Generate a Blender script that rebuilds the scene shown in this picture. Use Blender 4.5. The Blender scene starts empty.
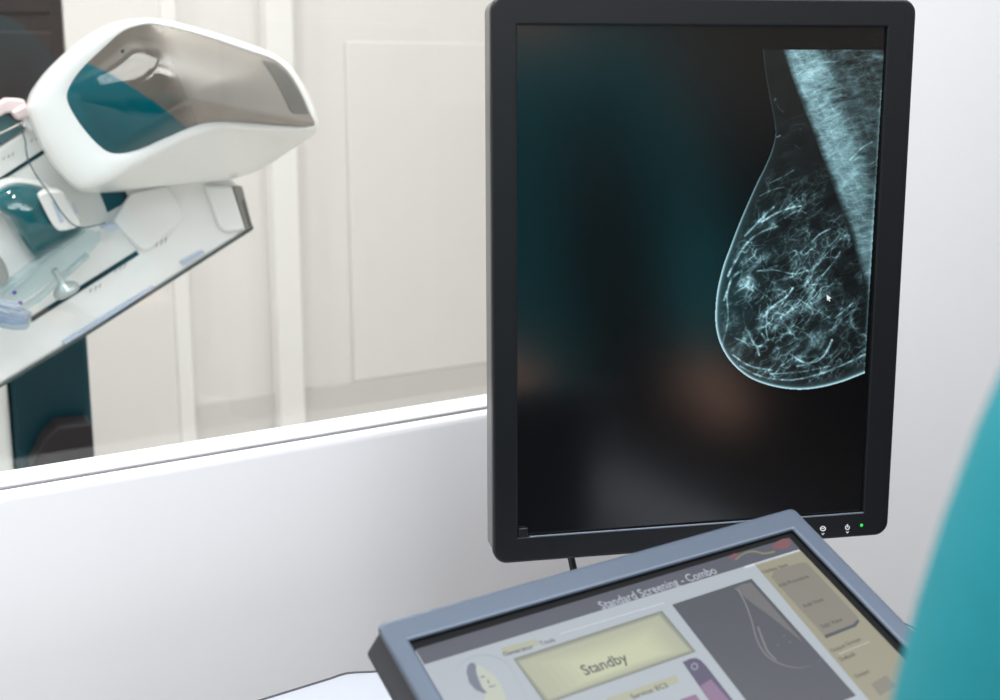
import bpy, bmesh, math, random
import numpy as np
from mathutils import Vector, Matrix, Quaternion

S = bpy.context.scene
COL = S.collection
random.seed(7)
RS = np.random.RandomState(11)

# ------------------------------------------------------------------ camera
F = 1340.0
PITCH = math.atan(F / 6250.0)
CAM = Vector((0, 0, 1.4))
FW = Vector((0, math.cos(PITCH), -math.sin(PITCH)))
UP = Vector((0, math.sin(PITCH), math.cos(PITCH)))
RT = Vector((1, 0, 0))
ZV = Vector((0, 0, 1))


def ray(x, y):
    return FW + RT * ((x - 500) / F) - UP * ((y - 350) / F)


def on_plane(x, y, o, n):
    r = ray(x, y)
    return CAM + r * ((o - CAM).dot(n) / r.dot(n))


cd = bpy.data.cameras.new('camera')
cam = bpy.data.objects.new('camera', cd)
COL.objects.link(cam)
cam.location = CAM
cam.rotation_euler = (math.pi / 2 - PITCH, 0, 0)
cd.sensor_width = 36
cd.lens = F * 36 / 1000
cd.clip_start = 0.02
cd.dof.use_dof = True
cd.dof.focus_distance = 1.2
cd.dof.aperture_fstop = 7.5
S.camera = cam
S.view_settings.view_transform = 'Standard'
S.view_settings.look = 'None'
S.view_settings.gamma = 1
S.view_settings.exposure = 0
S.view_settings.use_curve_mapping = False


# ------------------------------------------------------------------ helpers
def lin(c):
    o = []
    for v in c[:3]:
        v /= 255.0
        o.append(v / 12.92 if v <= 0.04045 else ((v + 0.055) / 1.055) ** 2.4)
    return (*o, 1.0)


def mat(name, col, rough=0.5, metal=0.0, spec=0.5, emit=None, es=1.0, coat=0.0, noise=0.0, nscale=40, bump=0.0, ior=None):
    m = bpy.data.materials.new(name)
    m.use_nodes = True
    nt = m.node_tree
    b = nt.nodes['Principled BSDF']
    b.inputs['Base Color'].default_value = lin(col)
    b.inputs['Roughness'].default_value = rough
    b.inputs['Metallic'].default_value = metal
    b.inputs['Specular IOR Level'].default_value = spec
    b.inputs['Coat Weight'].default_value = coat
    if ior:
        b.inputs['IOR'].default_value = ior
    if emit:
        b.inputs['Emission Color'].default_value = lin(emit)
        b.inputs['Emission Strength'].default_value = es
    if noise or bump:
        tc = nt.nodes.new('ShaderNodeTexCoord')
        nz = nt.nodes.new('ShaderNodeTexNoise')
        nz.inputs['Scale'].default_value = nscale
        nz.inputs['Detail'].default_value = 4
        nt.links.new(tc.outputs['Object'], nz.inputs['Vector'])
        if noise:
            mx = nt.nodes.new('ShaderNodeMix')
            mx.data_type = 'RGBA'
            c = lin(col)
            mx.inputs['A'].default_value = tuple(v * (1 - noise) for v in c[:3]) + (1,)
            mx.inputs['B'].default_value = tuple(min(1, v * (1 + noise)) for v in c[:3]) + (1,)
            nt.links.new(nz.outputs['Fac'], mx.inputs['Factor'])
            nt.links.new(mx.outputs['Result'], b.inputs['Base Color'])
        if bump:
            bp = nt.nodes.new('ShaderNodeBump')
            bp.inputs['Strength'].default_value = bump
            bp.inputs['Distance'].default_value = 0.002
            nt.links.new(nz.outputs['Fac'], bp.inputs['Height'])
            nt.links.new(bp.outputs['Normal'], b.inputs['Normal'])
    return m


def clear(name, tint=(255, 255, 255), gloss=1.0, dens=0.0, body=(255, 255, 255), ior=1.45):
    """thin clear sheet: transparent, fresnel gloss, optional milky part"""
    m = bpy.data.materials.new(name)
    m.use_nodes = True
    nt = m.node_tree
    nt.nodes.clear()
    out = nt.nodes.new('ShaderNodeOutputMaterial')
    tr = nt.nodes.new('ShaderNodeBsdfTransparent')
    tr.inputs['Color'].default_value = lin(tint)
    gl = nt.nodes.new('ShaderNodeBsdfGlossy')
    gl.inputs['Roughness'].default_value = 0.03
    # mirror share that grows towards grazing view, the same on both faces of the sheet
    lw = nt.nodes.new('ShaderNodeLayerWeight')
    lw.inputs['Blend'].default_value = 0.5
    pw = nt.nodes.new('ShaderNodeMath')
    pw.operation = 'POWER'
    pw.inputs[1].default_value = 5.0
    nt.links.new(lw.outputs['Facing'], pw.inputs[0])
    mu = nt.nodes.new('ShaderNodeMath')
    mu.operation = 'MULTIPLY_ADD'
    f0 = ((ior - 1) / (ior + 1)) ** 2
    mu.inputs[1].default_value = (1 - f0) * gloss
    mu.inputs[2].default_value = f0 * gloss
    nt.links.new(pw.outputs[0], mu.inputs[0])
    mx = nt.nodes.new('ShaderNodeMixShader')
    nt.links.new(mu.outputs[0], mx.inputs[0])
    src = tr
    if dens:
        df = nt.nodes.new('ShaderNodeBsdfDiffuse')
        df.inputs['Color'].default_value = lin(body)
        m0 = nt.nodes.new('ShaderNodeMixShader')
        m0.inputs[0].default_value = dens
        nt.links.new(tr.outputs[0], m0.inputs[1])
        nt.links.new(df.outputs[0], m0.inputs[2])
        src = m0
    nt.links.new(src.outputs[0], mx.inputs[1])
    nt.links.new(gl.outputs[0], mx.inputs[2])
    nt.links.new(mx.outputs[0], out.inputs[0])
    return m


class BM:
    """collects shapes (world coordinates) into one mesh"""

    def __init__(self):
        self.v = []
        self.f = []
        self.mi = []

    def add(self, vs, fs, mi=0):
        k = len(self.v)
        self.v += [tuple(x) for x in vs]
        for f in fs:
            self.f.append([k + i for i in f])
            self.mi.append(mi)
        return self

    def prism(self, bot, top, mi=0, caps=True):
        n = len(bot)
        fs = [(i, (i + 1) % n, n + (i + 1) % n, n + i) for i in range(n)]
        if caps:
            fs += [tuple(range(n))[::-1], tuple(range(n, 2 * n))]
        return self.add(list(bot) + list(top), fs, mi)

    def box(self, o, a, b, c, mi=0):
        """corner o, edge vectors a, b, c"""
        p = [o, o + a, o + a + b, o + b]
        return self.prism(p, [q + c for q in p], mi)

    def rings(self, rr, mi=0, cap0=True, cap1=True, closed=True):
        n = len(rr[0])
        vs = [p for r in rr for p in r]
        fs = []
        for k in range(len(rr) - 1):
            for i in range(n if closed else n - 1):
                j = (i + 1) % n
                fs.append((k * n + i, k * n + j, (k + 1) * n + j, (k + 1) * n + i))
        if cap0:
            fs.append(tuple(range(n))[::-1])
        if cap1:
            fs.append(tuple(range((len(rr) - 1) * n, len(rr) * n)))
        return self.add(vs, fs, mi)

    def tube(self, pts, r, n=10, mi=0):
        pts = [Vector(p) for p in pts]
        rs = r if isinstance(r, (list, tuple)) else [r] * len(pts)
        rr = []
        t0 = (pts[1] - pts[0]).normalized()
        a = t0.orthogonal().normalized()
        for i, p in enumerate(pts):
            t = (pts[min(i + 1, len(pts) - 1)] - pts[max(i - 1, 0)]).normalized()
            a = (a - t * a.dot(t)).normalized()
            b = t.cross(a)
            rr.append([p + (a * math.cos(2 * math.pi * k / n) + b * math.sin(2 * math.pi * k / n)) * rs[i] for k in range(n)])
        return self.rings(rr, mi)

    def ball(self, c, ax, n=20, m=12, mi=0):
        rr = []
        for i in range(1, m):
            th = math.pi * i / m
            rr.append([c + ax[2] * math.cos(th) + (ax[0] * math.cos(2 * math.pi * k / n) + ax[1] * math.sin(2 * math.pi * k / n)) * math.sin(th) for k in range(n)])
        return self.rings(rr, mi)

    def build(self, name, mats, parent=None, smooth=False, bevel=0, seg=3, loc=None, angle=35, fixn=True, sub=0):
        if not isinstance(mats, (list, tuple)):
            mats = [mats]
        if loc is None:
            if parent is not None:
                loc = parent['_o'] if '_o' in parent else (0, 0, 0)
            elif self.v:
                a = np.array(self.v)
                loc = ((a[:, 0].min() + a[:, 0].max()) / 2, (a[:, 1].min() + a[:, 1].max()) / 2, a[:, 2].min())
        loc = Vector(loc)
        me = bpy.data.meshes.new(name)
        me.from_pydata([tuple(Vector(p) - loc) for p in self.v], [], self.f)
        for m in mats:
            me.materials.append(m)
        me.polygons.foreach_set('material_index', self.mi)
        if fixn:
            bm = bmesh.new()
            bm.from_mesh(me)
            bmesh.ops.recalc_face_normals(bm, faces=bm.faces[:])
            bm.to_mesh(me)
            bm.free()
        o = bpy.data.objects.new(name, me)
        COL.objects.link(o)
        if parent is not None:
            o.parent = parent
            # parent at loc too -> identity local transform
            wl = Vector(wloc(parent))
            o.location = loc - wl
        else:
            o.location = loc
        WL[o.name] = loc
        if bevel:
            md = o.modifiers.new('bevel', 'BEVEL')
            md.width = bevel
            md.segments = seg
            md.limit_method = 'ANGLE'
            md.angle_limit = math.radians(30)
            md.harden_normals = False
            smooth = True
        if sub:
            md = o.modifiers.new('subsurf', 'SUBSURF')
            md.levels = sub
            md.render_levels = sub
            smooth = True
        if smooth:
            me.polygons.foreach_set('use_smooth', [True] * len(me.polygons))
            if angle and not sub:
                try:
                    me.set_sharp_from_angle(angle=math.radians(angle))
                except Exception:
                    pass
        return o


WL = {}


def wloc(o):
    return WL[o.name]


def thing(name, loc, label, cat, group=None):
    o = bpy.data.objects.new(name, None)
    COL.objects.link(o)
    o.location = loc
    o.empty_display_size = 0.05
    WL[o.name] = Vector(loc)
    return tag(o, label, cat, group)


def tag(o, label, cat, group=None):
    o['label'] = label
    o['category'] = cat
    if group:
        o['group'] = group
    return o


def struct(o):
    o['kind'] = 'structure'
    return o


def rrect(w0, w1, h0, h1, r, n=6):
    """rounded rectangle outline in 2D, counter-clockwise"""
    out = []
    for cx, cy, a0 in ((w1 - r, h1 - r, 0), (w0 + r, h1 - r, 90), (w0 + r, h0 + r, 180), (w1 - r, h0 + r, 270)):
        for k in range(n + 1):
            a = math.radians(a0 + 90 * k / n)
            out.append((cx + r * math.cos(a), cy + r * math.sin(a)))
    return out


def catmull(pts, n=6, closed=True):
    P = [np.array(p, float) for p in pts]
    L = len(P)
    out = []
    rng = range(L) if closed else range(L - 1)
    for i in rng:
        if closed:
            p0, p1, p2, p3 = P[(i - 1) % L], P[i], P[(i + 1) % L], P[(i + 2) % L]
        else:
            p0, p1, p2, p3 = P[max(i - 1, 0)], P[i], P[i + 1], P[min(i + 2, L - 1)]
        for k in range(n):
            t = k / n
            out.append(0.5 * ((2 * p1) + (-p0 + p2) * t + (2 * p0 - 5 * p1 + 4 * p2 - p3) * t * t + (-p0 + 3 * p1 - 3 * p2 + p3) * t ** 3))
    if not closed:
        out.append(P[-1])
    return out


def polar(outline, c, n):
    """resample a closed star-shaped outline at n even angles about c"""
    P = np.array(outline, float) - np.array(c, float)
    Q = np.roll(P, -1, axis=0)
    res = []
    for k in range(n):
        a = 2 * math.pi * k / n
        d = np.array([math.cos(a), math.sin(a)])
        best = 0
        for p, q in zip(P, Q):
            e = q - p
            den = d[0] * e[1] - d[1] * e[0]
            if abs(den) < 1e-9:
                continue
            t = (p[0] * e[1] - p[1] * e[0]) / den
            s = (p[0] * d[1] - p[1] * d[0]) / den
            if t > 0 and -1e-6 <= s <= 1 + 1e-6:
                best = max(best, t)
        res.append(np.array(c, float) + d * best)
    return res


_txt_cache = {}


def text_mesh(body):
    """default font as triangles; returns verts (N,2), faces, width of the word"""
    if body not in _txt_cache:
        cu = bpy.data.curves.new('lettering', 'FONT')
        cu.body = body
        cu.resolution_u = 3
        cu.offset = 0.012
        ob = bpy.data.objects.new('lettering', cu)
        COL.objects.link(ob)
        bpy.context.view_layer.update()
        me = bpy.data.meshes.new_from_object(ob.evaluated_get(bpy.context.evaluated_depsgraph_get()))
        vs = [(v.co.x, v.co.y) for v in me.vertices]
        fs = [tuple(p.vertices) for p in me.polygons]
        bpy.data.objects.remove(ob)
        bpy.data.curves.remove(cu)
        bpy.data.meshes.remove(me)
        _txt_cache[body] = (vs, fs)
    return _txt_cache[body]


# ------------------------------------------------------------------ materials
M_wall = mat('white_wall_paint', (233, 235, 237), 0.55, noise=0.012, nscale=3, bump=0.02)
M_wall_exam = mat('warm_white_wall_paint', (217, 214, 211), 0.5, noise=0.012, nscale=3)
M_post = mat('white_post_paint', (226, 224, 221), 0.4)
M_panel = mat('white_laminate', (230, 231, 233), 0.35, noise=0.008, nscale=2)
M_sill = mat('white_sill', (236, 236, 236), 0.3)
M_gap = mat('shadow_gap_seal', (105, 105, 110), 0.7)
M_ceil = mat('ceiling_paint', (225, 222, 216), 0.8)
M_floor = mat('grey_vinyl_floor', (222, 218, 213), 0.45, noise=0.08, nscale=25)
M_brown = mat('dark_brown_door', (36, 26, 26), 0.35, noise=0.18, nscale=6)
M_taupe = mat('taupe_wall', (184, 174, 163), 0.7, noise=0.03, nscale=3)
M_darkwood = mat('dark_cabinet_wood', (34, 24, 22), 0.5, noise=0.25, nscale=9)
M_dado = mat('pale_grey_dado', (200, 196, 193), 0.45)
M_glass = clear('window_glass', (250, 252, 252), 1.0)

M_bezel = mat('black_satin_plastic', (14, 17, 21), 0.42, bump=0.03, nscale=900)
M_side = mat('grey_side_plastic', (112, 111, 110), 0.42)
M_backcase = mat('charcoal_case', (50, 51, 54), 0.5)
M_lip = mat('bezel_lip_highlight', (120, 130, 142), 0.25, metal=0.4)
M_led = mat('green_led', (20, 120, 40), 0.4, emit=(30, 215, 70), es=1.0)
M_icon = mat('white_print', (225, 228, 232), 0.5)
M_cable = mat('black_cable_rubber', (26, 26, 28), 0.5)
M_desk = mat('desk_laminate', (160, 165, 174), 0.4, noise=0.01, nscale=3)
M_desk_gap_shade = mat('desk_gap_shade', (70, 68, 74), 0.6)
M_steel = mat('grey_steel', (150, 152, 156), 0.35, metal=0.7)

M_frame = mat('blue_grey_satin_frame', (80, 91, 106), 0.36, metal=0.25, bump=0.02, nscale=1200)
M_case = mat('dark_reflection_blocker', (30, 30, 35), 0.5)
M_black = mat('black_inner_rim', (7, 8, 10), 0.6, spec=0.12)

M_mach = mat('white_machine_shell', (244, 245, 243), 0.3, coat=0.2)
M_mach2 = mat('soft_white_cover', (222, 220, 216), 0.35)
M_teal_dark = mat('dark_teal_enamel', (0, 54, 64), 0.35, spec=0.25)
M_teal_gloss = mat('glossy_dark_teal', (12, 92, 100), 0.08, spec=0.6, coat=0.6)
M_grey_vent = mat('grey_grille', (112, 109, 103), 0.5)
M_cap = mat('grey_end_cap', (150, 148, 143), 0.45)
M_capd = mat('dark_end_slot', (98, 97, 92), 0.5)
M_mark = mat('grey_scale_marks', (140, 144, 142), 0.6)
M_bluep = mat('pale_blue_label', (194, 207, 223), 0.5)
M_violet = mat('violet_pin', (70, 40, 140), 0.4)
M_wire = mat('grey_wire', (84, 104, 112), 0.5)
M_knob = mat('pale_grey_knob', (178, 188, 186), 0.25, metal=0.3)
M_acry = clear('clear_acrylic', (240, 248, 249), 1.0, 0.15, (214, 228, 232))
M_acry2 = clear('blue_tinted_acrylic', (226, 235, 244), 1.0, 0.14, (206, 216, 230))
M_edge = mat('acrylic_edge', (186, 200, 220), 0.2)
M_edge_dark = mat('dark_edge_seal', (72, 84, 84), 0.4)
M_pink = mat('rosy_white_plastic', (222, 206, 206), 0.4)

# ------------------------------------------------------------------ the room
UW = Vector((0.833, 0.554, 0)).normalized()            # along the partition, receding to the right
NW = Vector((UW.y, -UW.x, 0))                          # towards the control side
PW = Vector((0, 1.45, 0))


def wallpt(s, d, z):
    """s along the partition, d towards the viewer, z up"""
    p = PW + UW * s + NW * d
    return Vector((p.x, p.y, z))


def wbox(bm, s0, s1, d0, d1, z0, z1, mi=0):
    return bm.box(wallpt(s0, d0, z0), UW * (s1 - s0), NW * (d1 - d0), ZV * (z1 - z0), mi)


zs = [on_plane(x, y, PW, NW).z for x, y in ((2, 488.2), (240, 449), (482, 409))]
ZS = sum(zs) / 3
print('sill heights', zs)
S_L, S_R, S_G = -2.3, 3.2, 0.30
ZC = 2.62
b = BM()
# solid low wall with a rounded top edge, the full wall on the right, the header above the glass
sec = [(-0.053, 0), (-0.053, ZS - 0.004), (-0.010, ZS - 0.004), (-0.006, ZS - 0.0045), (-0.003, ZS - 0.006), (-0.001, ZS - 0.009), (0, ZS - 0.014), (0, 0)]
b.prism([wallpt(S_L, d, z) for d, z in sec], [wallpt(S_G, d, z) for d, z in sec])
o = struct(b.build('wall_partition', M_panel, smooth=True, angle=60))
b = BM()
wbox(b, S_G, S_R, -0.11, 0, 0, ZC)
wbox(b, S_L, S_G, -0.11, 0, 2.15, ZC)
struct(b.build('wall_front', M_wall))
b = BM()
wbox(b, S_L, S_G, -0.0535, -0.011, ZS - 0.004, ZS + 0.0005)
o = struct(b.build('trim_1', M_sill, bevel=0.002))
b = BM()
wbox(b, S_L, S_G, -0.0108, -0.0085, ZS - 0.0045, ZS - 0.0036)
struct(b.build('trim_2', M_gap))
b = BM()
wbox(b, S_L, S_G, -0.0525, -0.0485, ZS, 2.16)
struct(b.build('window_1', M_glass))

# exam room far wall, parallel to the partition
DB = -2.05


def back_s(x, d=DB):
    """position along the far wall under a pixel column"""
    o_ = wallpt(0, d, 0)
    p = on_plane(x, 230, o_, NW)
    return (p - o_).dot(UW)


b = BM()
wbox(b, -4.5, 4.0, DB - 0.1, DB, 0, ZC)
struct(b.build('wall_back', M_wall_exam))
zd = on_plane(225, 400, wallpt(0, DB, 0), NW).z
sd = back_s(77, DB + 0.03)
b = BM()
wbox(b, sd, 3.9, DB, DB + 0.012, 0, zd)
struct(b.build('trim_3', M_dado))
n_t = 4
for xa, xb, th, m in ((171, 187, 0.035, M_post), (274.5, 300, 0.05, M_post)):
    b = BM()
    wbox(b, back_s(xa, DB + th), back_s(xb, DB + th), DB, DB + th, 0, ZC)
    struct(b.build('trim_%d' % n_t, m, bevel=0.004))
    n_t += 1
# raised white panel on the right part of the far wall
b = BM()
zp = on_plane(400, 42, wallpt(0, DB, 0), NW).z
wbox(b, back_s(349), 3.8, DB, DB + 0.008, zd, zp)
struct(b.build('trim_%d' % n_t, M_wall_exam, bevel=0.006))
n_t += 1
b = BM()
wbox(b, sd, back_s(170, DB + .02), DB, DB + 0.03, 0, ZC)
struct(b.build('trim_%d' % n_t, M_wall_exam, bevel=0.006))
n_t += 1
# dark door on the left of the far wall
sd = back_s(77, DB + 0.03)
b = BM()
wbox(b, sd - 1.0, sd, DB, DB + 0.03, 0, 2.3)
d1 = struct(b.build('door_1', M_brown, bevel=0.003))
b = BM()
for k in range(5):
    z = 0.25 + 0.42 * k
    wbox(b, sd - 0.97, sd - 0.03, DB + 0.03, DB + 0.038, z, z + 0.38)
b.build('door_panel', M_brown, d1, bevel=0.004, loc=wloc(d1))

b = BM()
wbox(b, -5.0, 4.6, -3.5, -0.03, -0.1, 0)
struct(b.build('floor', M_floor))
b = BM()
wbox(b, -5.0, 4.6, -0.03, 6.0, -0.1, 0)
struct(b.build('floor', mat('dark_grey_carpet', (74, 70, 70), 0.9, noise=0.15, nscale=120)))
b = BM()
b.box(Vector((-5, -3.2, ZC)), Vector((10.5, 0, 0)), Vector((0, 11, 0)), Vector((0, 0, 0.1)))
struct(b.build('ceiling', M_ceil))
b = BM()
b.box(Vector((-2.6, -2.7, 0)), Vector((6.2, 0, 0)), Vector((0, -0.1, 0)), Vector((0, 0, ZC)))
struct(b.build('wall_rear', M_taupe))
b = BM()
b.box(Vector((3.2, -2.7, 0)), Vector((0.1, 0, 0)), Vector((0, 6.2, 0)), Vector((0, 0, ZC)))
struct(b.build('wall_right', M_taupe))
b = BM()
b.box(Vector((-0.2, -2.7, 0)), Vector((3.4, 0, 0)), Vector((0, 0.05, 0)), Vector((0, 0, 1.25)))
b.box(Vector((3.15, -2.65, 0)), Vector((0.05, 0, 0)), Vector((0, 3.6, 0)), Vector((0, 0, 1.25)))
struct(b.build('trim_%d' % n_t, M_darkwood))

# ------------------------------------------------------------------ desk
ZD = 0.85


def dk(x, y):
    return on_plane(x, y, Vector((0, 0, ZD)), ZV)


pa, pb = dk(262, 700), dk(330, 679)
pl = pb + (pa - pb) * 5.0
back = [(340, 675.4), (347, 673.6), (355, 672.8), (372, 672.2)]
A = [pl, pa, pb] + [dk(*p) for p in back]
right = [(880, 622.2), (896, 622.8), (907, 625.3), (916, 629.2), (926, 635), (938, 645)]
R_ = [dk(*p) for p in right]
dr = (R_[-1] - R_[-2]).normalized()
R2 = R_[-1] + Vector((0.012, -0.05, 0))
R3 = R2 + Vector((0.0, -0.12, 0))
out = A + R_ + [R2, R3, Vector((R3.x + 0.02, 0.53, ZD)), Vector((0.2, 0.50, ZD)), Vector((pl.x, 0.50, ZD))]
out = [Vector((p.x, p.y, 0)) for p in out]
desk = thing('desk', (0.3, 0.8, 0), 'white laminate desk with rounded far corners under the tilted touch console', 'desk')
b = BM()
b.prism([p + ZV * (ZD - 0.03) for p in out], [p + ZV * ZD for p in out])
b.build('desktop', M_desk, desk, loc=(0.3, 0.8, 0))
b = BM()
n = len(A) + len(R_) + 2
b.tube([p + ZV * (ZD + 0.0002) for p in out[:n]], 0.0013, 6)  # shadow of the gap along the desk edge, put in as a dark line
b.build('gap_shade_line', M_desk_gap_shade, desk, loc=(0.3, 0.8, 0), smooth=True)
for lx, ly in ((-0.1, 0.62), (0.34, 0.62), (0.06, 1.12), (0.33, 1.16)):
    b = BM()
    b.tube([(lx, ly, 0), (lx, ly, 0.02), (lx, ly, 0.021), (lx, ly, ZD - 0.028)], [0.03, 0.03, 0.022, 0.022], 16)
    b.build('leg', M_steel, desk, loc=(0.3, 0.8, 0), smooth=True)

# ------------------------------------------------------------------ the tall monitor
yaw, tilt = 0.2052, 0.0172
MU = Vector((math.cos(yaw), math.sin(yaw), 0))
MBK = Vector((-math.sin(yaw), math.cos(yaw), 0))
MV = ZV * math.cos(tilt) + MBK * math.sin(tilt)
MN = MU.cross(MV)                       # towards the viewer
MO = CAM + ray(517.2, 24.9) * 1.12      # upper left corner of the screen opening


def mp(u, v, w=0.0):
    return MO + MU * u + MV * v + MN * w


def mpx(x, y, w=0.0):
    return on_plane(x, y, MO + MN * w, MN)


SW, SH = 0.3364, 0.4495
B0, B1, T1, BB = -0.0222, SW + 0.0266, 0.0242, -SH - 0.0235
mon_loc = mp(SW / 2, BB, -0.05)
mon_loc.z = ZD
mon = thing('portrait_monitor', mon_loc, 'tall black portrait monitor showing a breast x-ray scan', 'monitor')
ML = tuple(mon_loc)
b = BM()
oo = rrect(B0, B1, BB, T1, 0.013, 8)
rr = [[mp(u, v, w) for u, v in rrect(B0 + e, B1 - e, BB + e, T1 - e, 0.013 - e, 8)] for e, w in ((0.0030, 0.0), (0.0016, 0.0), (0.0005, -0.0007), (0, -0.0018), (0, -0.003), (0, -0.0075))]
ii = [[mp(u, v, w) for u, v in rrect(e, SW - e, -SH + e, -e, 0.0006, 8)] for e, w in ((0, -0.0045), (0, -0.0016), (0, -0.0006), (-0.0008, 0.0), (-0.0022, 0.0))]
b.rings(ii[::1] + rr, cap0=False, cap1=False)
b.build('front_bezel', M_bezel, mon, loc=ML, smooth=True, angle=50)
b = BM()
rr = [[mp(u, v, w) for u, v in rrect(B0 + e, B1 - e, BB + e, T1 - e, 0.013, 8)] for e, w in ((0.0012, -0.0075), (0.0012, -0.034), (0.004, -0.038))]
b.rings(rr, cap0=True, cap1=True)
b.build('side_band', M_side, mon, loc=ML, smooth=True, angle=50)
b = BM()
rr = [[mp(u, v, w) for u, v in rrect(B0 + e, B1 - e, BB + e, T1 - e, 0.016, 8)] for e, w in ((0.006, -0.038), (0.03, -0.055), (0.06, -0.06))]
b.rings(rr)
b.build('back_cover', M_backcase, mon, loc=ML, smooth=True, angle=50)
# lip along the foot of the opening, its highlight put into a paler colour
b = BM()
b.box(mp(0.011, -SH - 0.0006, -0.0006), MU * (SW - 0.011), MV * 0.0016, MN * 0.0011)
b.build('bezel_lip', M_lip, mon, loc=ML, bevel=0.0004)
b = BM()
b.box(mp(0.0008, -SH + 0.0008, -0.003), MU * 0.0085, MV * 0.008, MN * 0.0038)
b.build('calibration_sensor', M_bezel, mon, loc=ML, bevel=0.0008)

# lit screen: matte black glass
M_screen = mat('matte_screen_glass', (2, 2, 3), 0.19, ior=1.95, emit=(3, 4, 5), es=1.0)
b = BM()
b.box(mp(0, -SH, -0.0045), MU * SW, MV * SH, MN * 0.001)
scr = b.build('screen', M_screen, mon, loc=ML)

# --- the radiograph: a fine grid of coloured points lying in the screen
X0, X1, Y0, Y1 = 710, 888, 48, 394
W_, H_ = X1 - X0, Y1 - Y0
SS = 2
gx = np.arange(X0, X1, 1.0 / SS)
gy = np.arange(Y0, Y1, 1.0 / SS)
GX, GY = np.meshgrid(gx, gy)


def smooth_noise(scale_x, scale_y, ang=0.0, seed=0, octv=3):
    r = np.random.RandomState(seed)
    out_ = np.zeros_like(GX)
    amp = 1.0
    tot = 0
    ca, sa = math.cos(ang), math.sin(ang)
    for o_ in range(octv):
        fx = (GX * ca + GY * sa) / scale_x * 2 ** o_ + 100
        fy = (-GX * sa + GY * ca) / scale_y * 2 ** o_ + 100
        tab = r.rand(256, 256)
        ix, iy = np.floor(fx).astype(int), np.floor(fy).astype(int)
        tx, ty = fx - ix, fy - iy
        tx, ty = tx * tx * (3 - 2 * tx), ty * ty * (3 - 2 * ty)
        g = lambda a_, b_: tab[a_ % 256, b_ % 256]
        v_ = (g(ix, iy) * (1 - tx) + g(ix + 1, iy) * tx) * (1 - ty) + (g(ix, iy + 1) * (1 - tx) + g(ix + 1, iy + 1) * tx) * ty
        out_ += amp * v_
        tot += amp
        amp *= 0.55
    return out_ / tot


skin = [(763, 50), (766, 75), (770, 98), (774, 118), (775.5, 134), (772, 150), (765, 167), (757, 183), (748, 203), (739, 224), (731, 245), (723, 267), (717.5, 290), (715.5, 310), (716, 327), (720, 343), (728, 358), (739, 370), (752, 379), (768, 385), (785, 388.5), (802, 389.5), (820, 387.5), (840, 382.5), (855, 377), (866, 372.5)]
skin = np.array(catmull(skin, 6, False))
right_edge = lambda y: 884.0 - (y - 50) * (19.5 / 325.0)
poly = np.vstack([skin, [[right_edge(372), 372], [right_edge(50), 50]]])


def inside(poly_):
    r = np.zeros(GX.shape, bool)
    q = np.roll(poly_, -1, axis=0)
    for (x1, y1), (x2, y2) in zip(poly_, q):
        if y1 == y2:
            continue
        c = (y1 > GY) != (y2 > GY)
        r ^= c & (GX < (x2 - x1) * (GY - y1) / (y2 - y1) + x1)
    return r


def seg_dist(pts, far=40):
    D = np.full(GX.shape, 1e3)
    for (x1, y1), (x2, y2) in zip(pts[:-1], pts[1:]):
        sl = (slice(max(0, int((min(y1, y2) - far - Y0) * SS)), max(0, int((max(y1, y2) + far - Y0) * SS))), slice(max(0, int((min(x1, x2) - far - X0) * SS)), max(0, int((max(x1, x2) + far - X0) * SS))))
        gx_, gy_ = GX[sl], GY[sl]
        if gx_.size == 0:
            continue
        ex, ey = x2 - x1, y2 - y1
        t = np.clip(((gx_ - x1) * ex + (gy_ - y1) * ey) / (ex * ex + ey * ey + 1e-9), 0, 1)
        D[sl] = np.minimum(D[sl], np.hypot(gx_ - x1 - t * ex, gy_ - y1 - t * ey))
    return D


IN = inside(poly)


def vnoise(X, Y, seed):
    tab = np.random.RandomState(seed).rand(256, 256)
    X, Y = X + 200.0, Y + 200.0
    ix, iy = np.floor(X).astype(int), np.floor(Y).astype(int)
    tx, ty = X - ix, Y - iy
    tx, ty = tx ** 3 * (tx * (tx * 6 - 15) + 10), ty ** 3 * (ty * (ty * 6 - 15) + 10)
    g = lambda a_, b_: tab[a_ % 256, b_ % 256]
    return (g(ix, iy) * (1 - tx) + g(ix + 1, iy) * tx) * (1 - ty) + (g(ix, iy + 1) * (1 - tx) + g(ix + 1, iy + 1) * tx) * ty


def ridges(lx, ly, deg, seed, sharp=5, warp=5.0):
    """thin wandering bright lines, longer along the direction deg"""
    wx = GX + warp * 2 * (vnoise(GX / 13, GY / 13, seed + 50) - .5) + warp * (vnoise(GX / 5, GY / 5, seed + 51) - .5)
    wy = GY + warp * 2 * (vnoise(GX / 13, GY / 13, seed + 60) - .5) + warp * (vnoise(GX / 5, GY / 5, seed + 61) - .5)
    c_, s_ = math.cos(math.radians(deg)), math.sin(math.radians(deg))
    n_ = vnoise((wx * c_ + wy * s_) / lx, (-wx * s_ + wy * c_) / ly, seed)
    return (1 - np.abs(2 * n_ - 1)) ** sharp


GRIT = 0.25 + 1.5 * vnoise(GX / 4.5, GY / 4.5, 91) * (0.55 + 0.9 * vnoise(GX / 1.7, GY / 1.7, 92))
V = np.where(IN, 0.022 + 0.05 * smooth_noise(14, 14, 0, 3), 0)
dskin = seg_dist(skin, 30)
# skin line, brighter along the lower half
lowf = np.clip((GY - 120) / 160, 0, 1)
V += IN * (0.15 + 0.75 * lowf) * np.exp(-(dskin / (0.8 + 0.95 * lowf)) ** 2)
V += IN * 0.16 * lowf * np.exp(-(dskin / 6.0) ** 2)
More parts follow.
